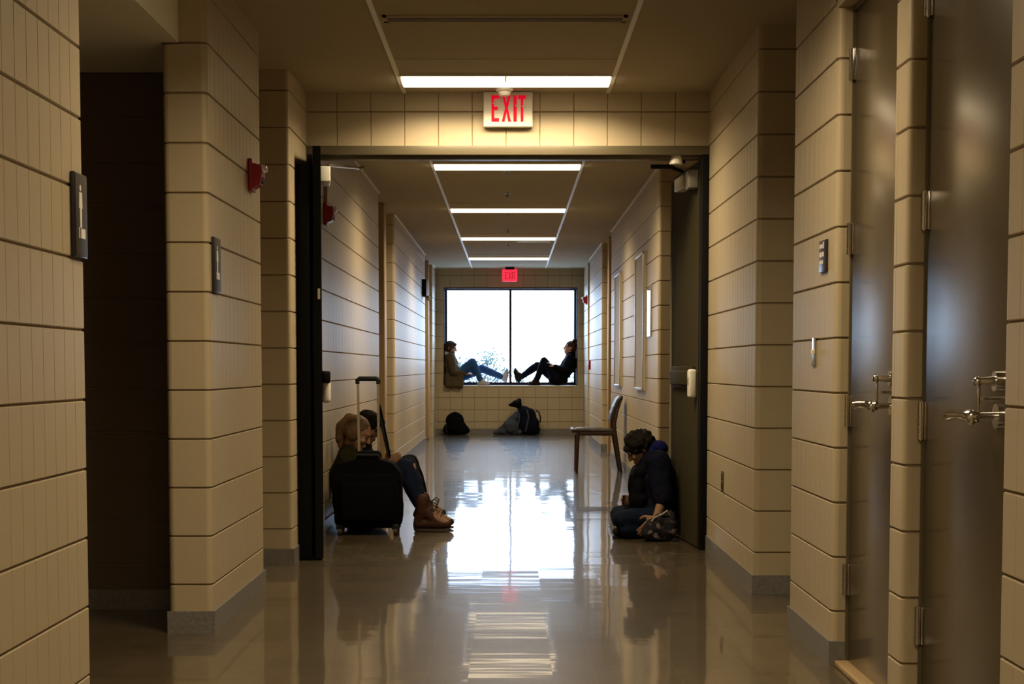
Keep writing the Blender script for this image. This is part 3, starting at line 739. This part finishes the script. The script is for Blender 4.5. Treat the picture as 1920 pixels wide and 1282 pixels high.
def torso(pts, ws, ds, side, n=5):
    P = []; side = Vector(side)
    for i in range(len(pts)-1):
        a, b_ = Vector(pts[i]), Vector(pts[i+1]); d = (b_-a); L = d.length; d = d/L; f = side.cross(d).normalized()
        for k in range(n+1):
            t = k/n; P.append(ell(a+d*L*t, (ws[i]*(1-t)+ws[i+1]*t, ds[i]*(1-t)+ds[i+1]*t, L/n*1.1+.03), axes(side, f, d)))
    return P
def figure(label, base, J, skin, group=None):
    """J: pelvis, waist, chest, neck, head, f, u; arms [(shoulder, elbow, wrist, dir, palm, thumb, curl)], legs [(hip, knee, ankle, toe)]"""
    t = thing('person', label, 'person', base, group)
    side = Y_
    P = torso([J['pelvis'], J['waist'], J['chest'], J['neck']], [.145, .115, .145, .06], [.10, .085, .10, .06], side)
    hp, f, u, s, R = head_prims(J['head'], J['f'], J['u'], side); P += hp
    P += [cap(J['neck'], Vector(J['head'])-u*.06-f*.01, .052, .050)]
    for (sh, el, wr, hd, pn, th, cu) in J['arms']:
        P += [cap(Vector(J['chest']).lerp(Vector(J['neck']), .6), sh, .05, .052), cap(sh, el, .044, .036), cap(el, wr, .036, .024)] + hand_prims(wr, hd, pn, th, cu)
    for (hi, kn, an, to) in J['legs']:
        hi, kn, an, to = map(Vector, (hi, kn, an, to))
        P += [cap(J['pelvis'], hi, .09, .085), cap(hi, kn, .078, .052), cap(kn, kn.lerp(an, .35), .050, .050), cap(kn.lerp(an, .35), an, .050, .032), cap(an, to, .034, .026)]
    body = blob('body', P, skin, t, voxel=.0065, smooth=2)
    for k in (-1, 1):
        b = MB(); b.ell(Vector(J['head'])+f*.083+s*k*.030+u*.004, (.010, .010, .010), sub=2); b.build('eye', EYE_M, t)
    return t, f, u, s, R
def trousers(t, J, mat, ex=.014, cut=.96, extra=()):
    P = [ell(J['pelvis'], (.125, .165, .12))]
    for (hi, kn, an, to) in J['legs']:
        hi, kn, an = map(Vector, (hi, kn, an)); e = kn.lerp(an, cut)
        P += [cap(J['pelvis'], hi, .10+ex*.5, .09+ex), cap(hi, kn, .082+ex, .055+ex), cap(kn, kn.lerp(an, .35), .053+ex, .052+ex), cap(kn.lerp(an, .35), e, .052+ex, .038+ex*.7)]
    return blob('trousers', P+list(extra), mat, t, voxel=.009, amp=.006, fr=13)
def top(t, J, mat, name='jacket', ex=.022, sleeve=.97, extra=(), amp=.008, hem=0):
    P = torso([Vector(J['pelvis'])+Z_*hem, J['waist'], J['chest'], J['neck']], [.155+ex, .13+ex, .155+ex, .075+ex*.4], [.11+ex, .10+ex, .11+ex, .07+ex*.4], Y_)
    for (sh, el, wr, *_) in J['arms']:
        e = Vector(el).lerp(Vector(wr), sleeve)
        P += [cap(Vector(J['chest']).lerp(Vector(J['neck']), .6), sh, .058+ex, .055+ex), cap(sh, el, .052+ex, .042+ex), cap(el, e, .042+ex, .030+ex*.7)]
    return blob(name, P+list(extra), mat, t, voxel=.009, amp=amp, fr=12)
def shoe(t, an, to, mat, sole, up=.05, name='shoe', heel_back=.035, down=None):
    an, to = Vector(an), Vector(to); d = (to-an)
    dn = Vector(down) if down is not None else Vector((0, 0, -1))
    h = (d - dn*d.dot(dn)); L = h.length; h = h/L
    sd = h.cross(dn)
    # the foot stands on the plane through the toe's underside
    hgt = max(d.dot(dn), .03)
    gr = an + dn*(hgt)   # under the ankle, at toe-centre level
    P = [cap(an-dn*up, an+dn*.01, .046, .044), cap(an, gr-h*heel_back, .042, .032), cap(gr-h*heel_back, gr+h*L*.6, .034, .036), cap(an+h*.02, gr+h*L*.65, .040, .032), cap(gr+h*L*.6, to, .037, .028)]
    o = blob(name, P, mat, t, voxel=.007, amp=.002, fr=30)
    b = MB(); R = axes(sd, h, -dn)
    pts = []
    for k in range(24):
        a = 2*PI*k/24; xx = math.sin(a)*(.040 if math.cos(a) > 0 else .034); yy = math.cos(a)*(L+heel_back*2+.02)/2
        pts.append((xx, yy))
    mid = gr + h*(L-heel_back+.0)/2 + dn*.030
    b.prism(pts, mid, sd, h, dn, .014); b.build('sole', sole, o)
    return o

# ---------------- person on the left end of the window seat
yA = 26.83
J = dict(pelvis=(-.955, yA, .93), waist=(-.985, yA, 1.05), chest=(-1.005, yA, 1.18), neck=(-1.01, yA, 1.335), head=(-1.0, yA, 1.445), f=(.93, -.15, -.28), u=(.25, 0, .95),
     arms=[((-1.0, yA-.13, 1.28), (-.945, yA-.19, 1.04), (-.775, yA-.10, 1.005), (1, .35, .05), (0, .3, -1), (0, 1, 0), .5),
           ((-1.0, yA+.12, 1.28), (-.93, yA+.14, 1.05), (-.78, yA+.03, 1.02), (1, -.2, .05), (0, -.3, -1), (0, -1, 0), .5)],
     legs=[((-.92, yA-.07, .93), (-.635, yA-.07, 1.205), (-.49, yA-.06, .885), (-.375, yA-.07, .850)),
           ((-.90, yA+.09, .93), (-.475, yA+.12, 1.095), (-.125, yA+.13, .945), (-.058, yA+.13, 1.07))])
t, f, u, s, R = figure('person in brown coat and blue jeans sitting on the left end of the window sill', (-.95, yA, .815), J, SK, 'people seated in the window')
trousers(t, J, M['jean_blue'])
cj = top(t, J, M['brown_coat'], 'coat', ex=.028, extra=[ell((-.955, yA-.10, .93), (.155, .09, .12)), *[cap((xx, 26.70, .97), (xx+.005, 26.635, .815), .062, .052) for xx in (-1.05, -.99, -.93, -.87, -.84)], cap((-1.08, yA-.05, .9), (-1.085, yA-.04, 1.2), .035, .03)])
P = [cap((-1.09, yA-.05, 1.345), (-1.0, yA-.09, 1.33), .035, .025), cap((-1.0, yA-.10, 1.335), (-.90, yA-.10, 1.16), .022, .02), cap((-.90, yA-.10, 1.16), (-.80, yA-.10, 1.045), .02, .018), cap((-1.09, yA+.08, 1.345), (-1.09, yA-.05, 1.345), .035, .035)]
blob('collar_trim', P, M['trim_fur'], cj, voxel=.007, amp=.008, fr=40)
hc = Vector(J['head'])
P = [ell(hc+u*.03-f*.014, (.083, .098, .086), R), ell(hc-f*.05-u*.03, (.075, .065, .085), R), cap(hc-s*.07+f*.02+u*.03, hc-s*.068+f*.01-u*.09, .024, .016), cap(hc+s*.07+f*.02+u*.03, hc+s*.068+f*.01-u*.09, .024, .016), ell(hc+f*.055+u*.075, (.06, .03, .025), R)]
blob('hair', P, M['hair_brown'], t, voxel=.007, amp=.005, fr=30, fine=.002)
shoe(t, J['legs'][0][2], J['legs'][0][3], M['shoe_pale'], M['shoe_pale'], up=.01)
shoe(t, J['legs'][1][2], J['legs'][1][3], M['shoe_pale'], M['shoe_pale'], up=.0, down=(1, 0, -.25), heel_back=.04)

# ---------------- person on the right end of the window seat
yB = 26.83
J = dict(pelvis=(.80, yB, .925), waist=(.90, yB, 1.03), chest=(.99, yB, 1.17), neck=(1.015, yB, 1.325), head=(1.0, yB, 1.445), f=(-1, -.05, .05), u=(0, 0, 1),
     arms=[((1.0, yB-.13, 1.27), (.91, yB-.18, 1.07), (.735, yB-.12, 1.125), (-1, .1, .75), (-.5, .2, -.8), (0, -.3, 1), .35),
           ((1.0, yB+.12, 1.27), (.90, yB+.14, 1.06), (.74, yB+.05, 1.09), (-1, 0, .5), (-.5, 0, -.8), (0, 0, 1), .5)],
     legs=[((.78, yB-.07, .93), (.565, yB-.06, 1.215), (.435, yB-.06, .90), (.325, yB-.08, .85)),
           ((.76, yB+.09, .93), (.455, yB+.12, 1.145), (.185, yB+.13, .955), (.085, yB+.13, 1.075))])
t, f, u, s, R = figure('person in dark clothes with a hair bun, seated at the right end of the sill', (.82, yB, .815), J, SK, 'people seated in the window')
trousers(t, J, M['navy'])
top(t, J, M['black_cloth'], 'sweater', ex=.024, sleeve=.9, extra=[cap((1.05, yB-.05, 1.05), (1.07, yB-.04, 1.24), .03, .035), ell((.80, yB-.06, .91), (.17, .10, .095))])
hc = Vector(J['head'])
P = [ell(hc+u*.03-f*.016, (.079, .096, .084), R), ell(hc-f*.04-u*.02, (.073, .065, .07), R), ell((1.075, yB, 1.555), (.042, .042, .042)), ell((1.055, yB, 1.515), (.04, .04, .04))]
blob('hair', P, M['hair_brown'], t, voxel=.007, amp=.004, fr=35, fine=.002)
shoe(t, J['legs'][0][2], J['legs'][0][3], M['shoe_black'], M['shoe_black'], up=.03)
shoe(t, J['legs'][1][2], J['legs'][1][3], M['shoe_black'], M['shoe_black'], up=.02, down=(-1, 0, -.35), heel_back=.045)

# ---------------- person with the brown boots, on the floor by the left wall
yC = 11.0
J = dict(pelvis=(-1.09, yC, .13), waist=(-1.115, yC, .26), chest=(-1.115, yC, .39), neck=(-1.105, yC, .54), head=(-1.055, yC-.02, .665), f=(.86, -.12, -.48), u=(.48, 0, .86),
     arms=[((-1.11, yC-.155, .475), (-.98, yC-.15, .29), (-.86, yC-.03, .40), (.9, .3, .3), (.3, .3, -.9), (0, .6, .6), .7),
           ((-1.11, yC+.155, .475), (-.97, yC+.17, .28), (-.86, yC+.05, .41), (.9, -.3, .3), (.3, -.3, -.9), (0, -.6, .6), .7)],
     legs=[((-1.03, yC-.08, .12), (-.715, yC-.10, .425), (-.60, yC-.20, .135), (-.425, yC-.22, .050)),
           ((-1.03, yC+.08, .12), (-.72, yC+.07, .43), (-.60, yC-.02, .135), (-.415, yC-.04, .050))])
t, f, u, s, R = figure('person with fair ponytail, ripped jeans and brown lace-up boots sitting behind the suitcase', (-1.0, yC, 0), J, SKD, 'people sitting on the floor on the left')
tr = trousers(t, J, M['jean_dark'], cut=.80)
top(t, J, M['green_coat'], 'jacket', ex=.024)
b = MB(); k = Vector(J['legs'][0][1]); b.ell(k+V(.058, -.018, .0), (.014, .026, .034), sub=3); b.build('ripped_knee', SKD, tr)
hc = Vector(J['head'])
P = [ell(hc+u*.03-f*.018, (.082, .096, .086), R), ell(hc-f*.055-u*.005, (.075, .055, .065), R), ell(hc-s*.062-f*.012-u*.012, (.026, .050, .055), R), ell(hc+s*.062-f*.012-u*.012, (.026, .050, .055), R), ell(hc-f*.085+u*.055, (.045, .045, .04), R)] + chain([hc-f*.095+u*.06, hc+V(-.105, 0, .035), hc+V(-.115, 0, -.04), hc+V(-.105, 0, -.125)], [.036, .042, .036, .018])
blob('hair', P, M['hair_fair'], t, voxel=.007, amp=.004, fr=30, fine=.003)
b = MB(); b.tube([hc-f*.05+u*.0-s*.082+V(0, 0, -.08), hc-s*.07-u*.16+f*.01, hc-s*.03-u*.20+f*.05], .005, 8); b.build('collar_cord', M['signwhite'], t)
for li, (hi, kn, an, to) in enumerate(J['legs']):
    o = shoe(t, an, to, M['boot'], M['sole'], up=.075, name='boot', heel_back=.03)
    an, to = Vector(an), Vector(to); b = MB()
    d = (to-an).normalized(); n_ = V(-d.z, 0, d.x) if d.x > 0 else V(d.z, 0, -d.x)
    for q in range(5):
        c = an.lerp(to, .12+q*.13)+Z_*(.040-.004*q)+V(.016, 0, .012)
        b.tube([c+V(0, -.026, -.008), c+V(.006, 0, .004), c+V(0, .026, -.008)], .0035, 6)
    c = an+V(.055, -.02, .055)
    for sgn in (-1, 1):
        b.tube([c, c+V(.03, -.01*sgn, .03), c+V(.055, -.03*sgn, .012), c+V(.045, -.02*sgn, -.02), c+V(.012, 0, -.005)], .0028, 6)
        b.tube([c, c+V(.035, .015*sgn, -.018), c+V(.05, .02*sgn, -.05)], .0028, 6)
    b.build('laces', M['lace'], o)

# ---------------- dark haired person behind them
yD = 11.62
J = dict(pelvis=(-1.09, yD, .13), waist=(-1.11, yD, .27), chest=(-1.11, yD, .41), neck=(-1.09, yD, .565), head=(-1.035, yD-.02, .685), f=(.80, -.30, -.45), u=(.42, 0, .90),
     arms=[((-1.10, yD-.155, .50), (-.99, yD-.22, .33), (-.895, yD-.25, .43), (.8, -.1, .35), (.2, .8, .1), (.1, 0, 1), 1.1),
           ((-1.10, yD+.155, .50), (-.97, yD+.16, .30), (-.87, yD+.0, .40), (.9, -.3, .1), (.2, -.3, -.9), (0, -.6, .6), .7)],
     legs=[((-1.03, yD-.08, .12), (-.74, yD-.08, .40), (-.64, yD-.06, .115), (-.50, yD-.06, .045)),
           ((-1.03, yD+.08, .12), (-.74, yD+.10, .41), (-.64, yD+.10, .115), (-.50, yD+.10, .045))])
t, f, u, s, R = figure('dark haired person bent forward, half hidden behind the person with brown boots', (-1.0, yD, 0), J, SKD, 'people sitting on the floor on the left')
trousers(t, J, M['black_cloth']); top(t, J, M['black_cloth'], 'jacket', ex=.024, sleeve=.85)
hc = Vector(J['head'])
P = [ell(hc+u*.03-f*.012, (.085, .100, .088), R), ell(hc-f*.05-u*.02, (.078, .06, .07), R), ell(hc+f*.06+u*.07, (.06, .04, .03), R)]
blob('hair', P, M['hair_black'], t, voxel=.007, amp=.006, fr=30, fine=.003)
for (hi, kn, an, to) in J['legs']: shoe(t, an, to, M['shoe_black'], M['shoe_black'], up=.03)
# slim dark stick held upright
st = thing('walking_stick', 'slim dark pole held upright by the dark haired person on the left', 'stick', (-.85, 11.36, .44))
b = MB(); b.tube([(-.852, 11.36, .44), (-.925, 11.37, .80), (-.945, 11.37, .88)], [.010, .012, .008], 10); b.build('shaft', M['nylon'], st)
b = MB(); b.tube([(-.868, 11.34, .47), (-.93, 11.35, .78)], [.006, .009], 8); b.build('strap', M['black'], st)

# ---------------- curly haired person leaning on the right door leaf
yE = 10.50
J = dict(pelvis=(.955, yE, .12), waist=(.965, yE, .25), chest=(.955, yE, .40), neck=(.925, yE, .545), head=(.855, yE, .590), f=(-.78, -.05, -.62), u=(-.62, 0, .78),
     arms=[((.965, yE-.155, .50), (.985, yE-.22, .265), (.935, yE-.29, .145), (-.6, -.2, -.6), (-.5, .5, -.5), (0, -.5, .6), .5),
           ((.96, yE+.15, .50), (.93, yE+.20, .28), (.83, yE+.12, .22), (-.7, -.5, .1), (.3, -.6, 0), (0, 0, 1), .6)],
     legs=[((.93, yE-.10, .12), (.735, yE-.17, .125), (.87, yE-.06, .07), (.97, yE-.02, .05)),
           ((.93, yE+.10, .12), (.735, yE+.16, .125), (.735, yE-.02, .075), (.69, yE-.15, .045))])
t, f, u, s, R = figure('curly haired person in a dark blue hoodie bowing the head, seated against the right door', (.95, yE, 0), J, SKD)
trousers(t, J, M['jean_dark'], ex=.012, extra=[cap((.76, yE-.18, .065), (.88, yE-.12, .06), .06), cap((.75, yE+.05, .06), (.9, yE, .06), .055)])
tp = top(t, J, M['navy'], 'hoodie', ex=.026, sleeve=.1)
blob('hood', [ell((.965, yE, .585), (.075, .10, .05)), cap((.93, yE-.06, .55), (.99, yE-.05, .595), .04, .035), cap((.93, yE+.06, .55), (.99, yE+.05, .595), .04, .035)], M['hoodie'], tp, voxel=.008, amp=.007, fr=20)
hc = Vector(J['head']); random.seed(11)
P = [ell(hc+u*.022-f*.006, (.086, .098, .085), R)]
for k in range(90):
    d = Vector((random.gauss(0, 1), random.gauss(0, 1), random.gauss(0, 1))).normalized()
    if d.dot(f) > .55 and d.dot(u) < .25: continue
    if d.dot(u) < -.75: continue
    P.append(ell(hc+u*.018-f*.004+s*d.dot(s)*.084+f*d.dot(f)*.095+u*d.dot(u)*.085, (.021, .021, .021)))
blob('hair', P, M['hair_black'], t, voxel=.0065, smooth=1, amp=.003, fr=60)
shoe(t, J['legs'][0][2], J['legs'][0][3], M['shoe_black'], M['shoe_black'], up=.01)
shoe(t, J['legs'][1][2], J['legs'][1][3], M['shoe_black'], M['shoe_black'], up=.01)
# black bag on the lap
bg = thing('backpack', 'plain black bag held upright on the lap of the curly haired person', 'bag', (.83, yE-.02, .16))
blob('pouch', [cap((.845, yE-.10, .25), (.845, yE+.08, .25), .065), cap((.85, yE-.10, .42), (.85, yE+.08, .42), .055), cap((.845, yE-.02, .25), (.85, yE-.02, .42), .07, .06), ell((.845, yE-.01, .33), (.07, .15, .15))], M['black_cloth'], bg, voxel=.009, amp=.006, fr=14)
b = MB(); b.tube([(.79, yE-.08, .24), (.775, yE-.09, .32), (.79, yE-.08, .41)], .007, 8); b.build('strap', M['nylon'], bg)
# patterned bag on the floor
flo = bpy.data.materials.new('floral_cloth'); flo.use_nodes = True
nt = flo.node_tree; pb_ = nt.nodes['Principled BSDF']; pb_.inputs['Roughness'].default_value = .8; pb_.inputs['Specular IOR Level'].default_value = .2
tc = nt.nodes.new('ShaderNodeTexCoord'); vo = nt.nodes.new('ShaderNodeTexVoronoi'); vo.inputs['Scale'].default_value = 17; vo.inputs['Randomness'].default_value = 1
nz = nt.nodes.new('ShaderNodeTexNoise'); nz.inputs['Scale'].default_value = 30; mxv = nt.nodes.new('ShaderNodeMix'); mxv.data_type = 'RGBA'; mxv.inputs[0].default_value = .06
nt.links.new(tc.outputs['Object'], nz.inputs['Vector']); nt.links.new(tc.outputs['Object'], mxv.inputs[6]); nt.links.new(nz.outputs['Color'], mxv.inputs[7]); nt.links.new(mxv.outputs[2], vo.inputs['Vector'])
cr = nt.nodes.new('ShaderNodeValToRGB'); e = cr.color_ramp.elements; e[0].position = .0; e[0].color = (.20, .17, .18, 1); e[1].position = .46; e[1].color = (.010, .009, .012, 1)
e2 = e.new(.28); e2.color = (.10, .08, .09, 1); e3 = e.new(.36); e3.color = (.015, .012, .015, 1)
nt.links.new(vo.outputs['Distance'], cr.inputs[0]); nt.links.new(cr.outputs[0], pb_.inputs['Base Color'])
bg = thing('handbag', 'soft dark bag with pale flower pattern on the floor by the right door', 'bag', (.95, yE-.32, 0))
yb = yE-.33
blob('bag_body', [ell((.92, yb, .075), (.075, .05, .075)), ell((1.0, yb, .085), (.075, .05, .085)), ell((.96, yb, .12), (.06, .045, .06)), ell((1.025, yb+.01, .14), (.035, .04, .06)), ell((.885, yb, .05), (.05, .045, .05))], flo, bg, voxel=.007, amp=.010, fr=18)
b = MB(); b.tube([(.90, yb-.03, .13), (.92, yb-.03, .155), (.965, yb-.03, .175), (1.0, yb-.03, .20), (1.015, yb-.02, .17)], .008, 8); b.build('handle', M['grey'], bg)

# ------------------------------------------------------------------ suitcase
sx, sy = -.947, 10.63
su = thing('suitcase', 'black wheeled suitcase with tall telescopic handle raised, on the floor at left', 'suitcase', (sx, sy, 0))
b = MB(); b.box((sx-.225, sy-.10, .045), (sx+.225, sy+.11, .44), .05)
b.prism([(-.225, .36), (.225, .36), (.215, .42), (.17, .475), (.10, .50), (-.10, .50), (-.17, .475), (-.215, .42)], (sx, sy-.095, 0), (1, 0, 0), (0, 0, 1), (0, 1, 0), .20)
b.build('shell', M['nylon'], su)
b = MB(); b.box((sx-.18, sy-.13, .09), (sx+.18, sy-.095, .36), .025); b.build('front_pocket', M['nylon'], su)
b = MB(); b.box((sx-.085, sy-.02, .48), (sx+.085, sy+.10, .555), .03); b.build('handle_housing', M['nylon'], su)
b = MB(); b.tube([(sx-.09, sy-.05, .49), (sx-.07, sy-.055, .53), (sx+.07, sy-.055, .53), (sx+.09, sy-.05, .49)], .011, 8); b.build('carry_handle', M['black'], su)
hn = []
b = MB(); b.tube([(sx-.066, sy+.05, .54), (sx-.072, sy+.05, 1.01)], .0085, 12); b.build('handle_tube', M['alu'], su)
b = MB(); b.tube([(sx+.066, sy+.05, .54), (sx+.062, sy+.05, 1.01)], .0085, 12); b.build('handle_tube', M['alu'], su)
b = MB(); b.tube([(sx-.074, sy+.05, 1.0), (sx-.075, sy+.05, 1.026), (sx-.062, sy+.05, 1.036), (sx+.052, sy+.05, 1.036), (sx+.066, sy+.05, 1.026), (sx+.063, sy+.05, 1.0)], [.014, .015, .016, .016, .015, .014], 12); b.build('grip', M['black'], su)
for k in (-1, 1):
    for dy in (-.07, .08):
        b = MB(); b.tube([(sx+k*.185-.014, sy+dy, .030), (sx+k*.185+.014, sy+dy, .030)], .030, 20); w_ = b.build('wheel', M['sole'], su)
        b = MB(); b.tube([(sx+k*.185-.016, sy+dy, .030), (sx+k*.185+.016, sy+dy, .030)], .012, 12); b.build('hub', M['grey'], w_)
        b = MB(); b.box((sx+k*.185-.024, sy+dy-.028, .035), (sx+k*.185+.024, sy+dy+.028, .075), .01); b.build('wheel_housing', M['black'], su)
b = MB(); b.tube([(sx+.22, sy-.04, .30), (sx+.232, sy-.045, .20), (sx+.228, sy-.04, .12)], .006, 6); b.build('side_strap', M['nylon'], su)

# ------------------------------------------------------------------ chair by the right wall
M['wood'] = pmat('dark_wood', (0.035, 0.013, 0.008), rough=0.4, noise_scale=18, noise_amt=0.35, stretch=(1, 1, .15))
M['seatpad'] = pmat('brown_seat_pad', (0.022, 0.014, 0.011), rough=0.4, bump=0.1, bump_scale=200)
cy = 17.0
ch = thing('chair', 'empty wooden side chair with dark padded seat, backed up to the right wall', 'chair', (.92, cy, 0))
for dy in (-.20, .20):
    b = MB(); b.tube([(.700, cy+dy, 0), (.706, cy+dy, .22), (.712, cy+dy*.97, .43)], [.013, .017, .020], 12); b.build('leg', M['wood'], ch)
    b = MB(); b.tube([(1.170, cy+dy, 0), (1.135, cy+dy, .22), (1.098, cy+dy*.97, .44), (1.096, cy+dy*.96, .53), (1.125, cy+dy*.93, .66), (1.165, cy+dy*.9, .77)], [.014, .018, .021, .019, .016, .012], 12); b.build('leg', M['wood'], ch)
b = MB(); b.box((.70, cy-.205, .395), (1.10, cy-.175, .435), .006); b.box((.70, cy+.175, .395), (1.10, cy+.205, .435), .006); b.box((.695, cy-.20, .395), (.725, cy+.20, .435), .006); b.box((1.08, cy-.20, .395), (1.11, cy+.20, .435), .006); b.build('seat_frame', M['wood'], ch)
blob('seat', [cap((.665, cy-.18, .447), (.665, cy+.18, .447), .026), cap((.69, cy-.19, .450), (1.07, cy-.18, .440), .026, .022), cap((.69, cy+.19, .450), (1.07, cy+.18, .440), .026, .022), ell((.875, cy, .445), (.215, .215, .034)), ell((.78, cy, .447), (.13, .21, .032)), ell((.98, cy, .442), (.12, .20, .030))], M['seatpad'], ch, voxel=.007)
pts = [(1.072, .555), (1.085, .62), (1.108, .69), (1.140, .76), (1.172, .80)]
P = []
for (x0, z0), (x1, z1) in zip(pts, pts[1:]):
    for q in range(3):
        tt = q/3; P.append(cap((x0+(x1-x0)*tt, cy-.17, z0+(z1-z0)*tt), (x0+(x1-x0)*tt, cy+.17, z0+(z1-z0)*tt), .026))
P.append(cap((1.172, cy-.15, .80), (1.172, cy+.15, .80), .018))
blob('backrest', P, M['seatpad'], ch, voxel=.007)

# ------------------------------------------------------------------ bags by the far wall
yk = 26.45
bp_ = thing('backpack', 'rounded black backpack at the left foot of the far wall', 'backpack', (-.90, yk, 0), 'bags under the window')
blob('pack', [ell((-.91, yk, .12), (.20, .13, .12)), ell((-.92, yk, .22), (.155, .12, .155)), cap((-1.04, yk, .08), (-.76, yk, .08), .08), ell((-.79, yk-.02, .07), (.12, .10, .07)), cap((-.96, yk, .28), (-.88, yk, .29), .075)], M['nylon'], bp_, voxel=.01, amp=.008, fr=9)
b = MB(); b.tube([(-1.05, yk-.10, .20), (-1.07, yk-.13, .12), (-1.04, yk-.12, .03)], .012, 8); b.build('shoulder_strap', M['black'], bp_)
b = MB(); b.tube([(-.95, yk, .35), (-.92, yk, .375), (-.88, yk, .35)], .010, 8); b.build('carry_loop', M['black'], bp_)
b = MB(); b.tube([(-1.0, yk-.105, .26), (-.92, yk-.125, .30), (-.84, yk-.105, .26)], .004, 6); b.build('zip', M['black'], bp_)
bp_ = thing('backpack', 'large dark backpack slumped under the middle of the far window', 'backpack', (.28, yk, 0), 'bags under the window')
blob('pack', [ell((.28, yk, .17), (.20, .14, .17)), ell((.26, yk, .30), (.17, .12, .16)), ell((.22, yk, .38), (.12, .10, .10)), cap((.12, yk, .08), (.42, yk, .08), .08), ell((.38, yk-.02, .16), (.09, .10, .15))], M['navy'], bp_, voxel=.01, amp=.012, fr=9)
for xs in (.10, .25):
    b = MB(); b.tube([(xs+.02, yk-.12, .42), (xs+.05, yk-.15, .30), (xs+.03, yk-.155, .18), (xs, yk-.14, .06)], .014, 8); b.build('shoulder_strap', M['greycloth'], bp_)
b = MB(); b.tube([(.42, yk, .40), (.47, yk, .38), (.50, yk, .28), (.49, yk, .2)], .012, 8); b.build('side_loop', M['black'], bp_)
blob('jacket', [cap((-.27, yk-.02, .03), (.05, yk-.02, .10), .03, .09), cap((-.18, yk-.02, .08), (.10, yk-.04, .30), .035, .07), ell((.02, yk-.05, .14), (.13, .10, .13)), cap((-.2, yk, .04), (.15, yk-.08, .05), .04, .05)], M['greycloth'], None, voxel=.01, amp=.014, fr=12)
jk = bpy.context.scene.objects['jacket'] if 'jacket' in bpy.context.scene.objects else None
for o in list(C.objects):
    if o.parent is None and o.name.startswith('jacket') and 'label' not in o.keys():
        tag(o, 'grey blue jacket spread on the floor left of the slumped backpack', 'jacket', 'bags under the window')
hb = blob('pouch', [ell((.10, yk, .52), (.09, .07, .06), Matrix.Rotation(-.35, 3, 'Y')), ell((.03, yk, .50), (.07, .05, .03), Matrix.Rotation(-.1, 3, 'Y')), cap((.0, yk, .50), (.15, yk, .57), .02, .035), ell((.13, yk, .50), (.06, .06, .07))], M['black_cloth'], None, voxel=.008, amp=.008, fr=16)
tag(hb, 'black cloth pouch perched on top of the slumped backpack', 'pouch', 'bags under the window')

# ------------------------------------------------------------------ outside the window
M['leafm'] = pmat('tree_leaves', (0.065, 0.105, 0.095), rough=0.6, noise_scale=1.5, noise_amt=0.3)
M['bark'] = pmat('bark', (0.12, 0.10, 0.08), rough=0.9)
M['ground'] = pmat('pale_paving', (0.55, 0.56, 0.56), rough=0.9, noise_scale=.3, noise_amt=.1)
b = MB(); b.box((-60, 28.5, -4.3), (60, 160, -4.2)); struct(b.build('ground', M['ground']))
tl = ['leafy tree outside, behind the knees of the person in the brown coat', 'low leafy tree outside, behind the boots in the middle of the window', 'leafy tree outside, behind the person with the hair bun', 'leafy tree outside at the left edge of the window']
for i, (tx, ty, tz, tr_, sd) in enumerate(((-.95, 45, -.35, 1.9, 3), (.9, 51, -1.05, 2.3, 4), (2.0, 41, -.75, 1.7, 5), (-3.6, 56, -1.2, 2.2, 6))):
    random.seed(sd)
    t = thing('tree', tl[i], 'tree', (tx, ty, -4.2), 'trees outside the window')
    b = MB(); b.tube([(tx, ty, -4.2), (tx+.05, ty, -2.2), (tx, ty, tz-.3), (tx+.1, ty, tz+tr_*.5)], [.14, .10, .07, .02], 10)
    tips = []
    for k in range(26):
        a = random.uniform(0, 2*PI); el_a = random.uniform(-.3, 1.3); r = tr_*random.uniform(.55, 1)
        p = V(tx+math.cos(a)*math.cos(el_a)*r, ty+math.sin(a)*math.cos(el_a)*r, tz+math.sin(el_a)*r)
        b.tube([V(tx, ty, tz-.5+random.uniform(-.5, .6)), V(tx, ty, tz).lerp(p, .5)+V(0, 0, .1), p], [.035, .02, .006], 5); tips.append(p); tips.append(V(tx, ty, tz).lerp(p, .6))
    b.build('trunk', M['bark'], t)
    bm = bmesh.new()
    for k in range(6500):
        p = random.choice(tips)+V(random.gauss(0, .17), random.gauss(0, .17), random.gauss(0, .16))
        n = V(random.gauss(0, 1), random.gauss(0, 1), random.gauss(0, 1)).normalized(); a = n.orthogonal().normalized(); c = n.cross(a); L = random.uniform(.035, .06)
        vs = [bm.verts.new(p+a*L), bm.verts.new(p+c*L*.5+n*.006), bm.verts.new(p-a*L), bm.verts.new(p-c*L*.5+n*.006)]
        bm.faces.new(vs)
    me = bpy.data.meshes.new('foliage'); bm.to_mesh(me); bm.free(); finish(me, 'foliage', M['leafm'], t, None, False)
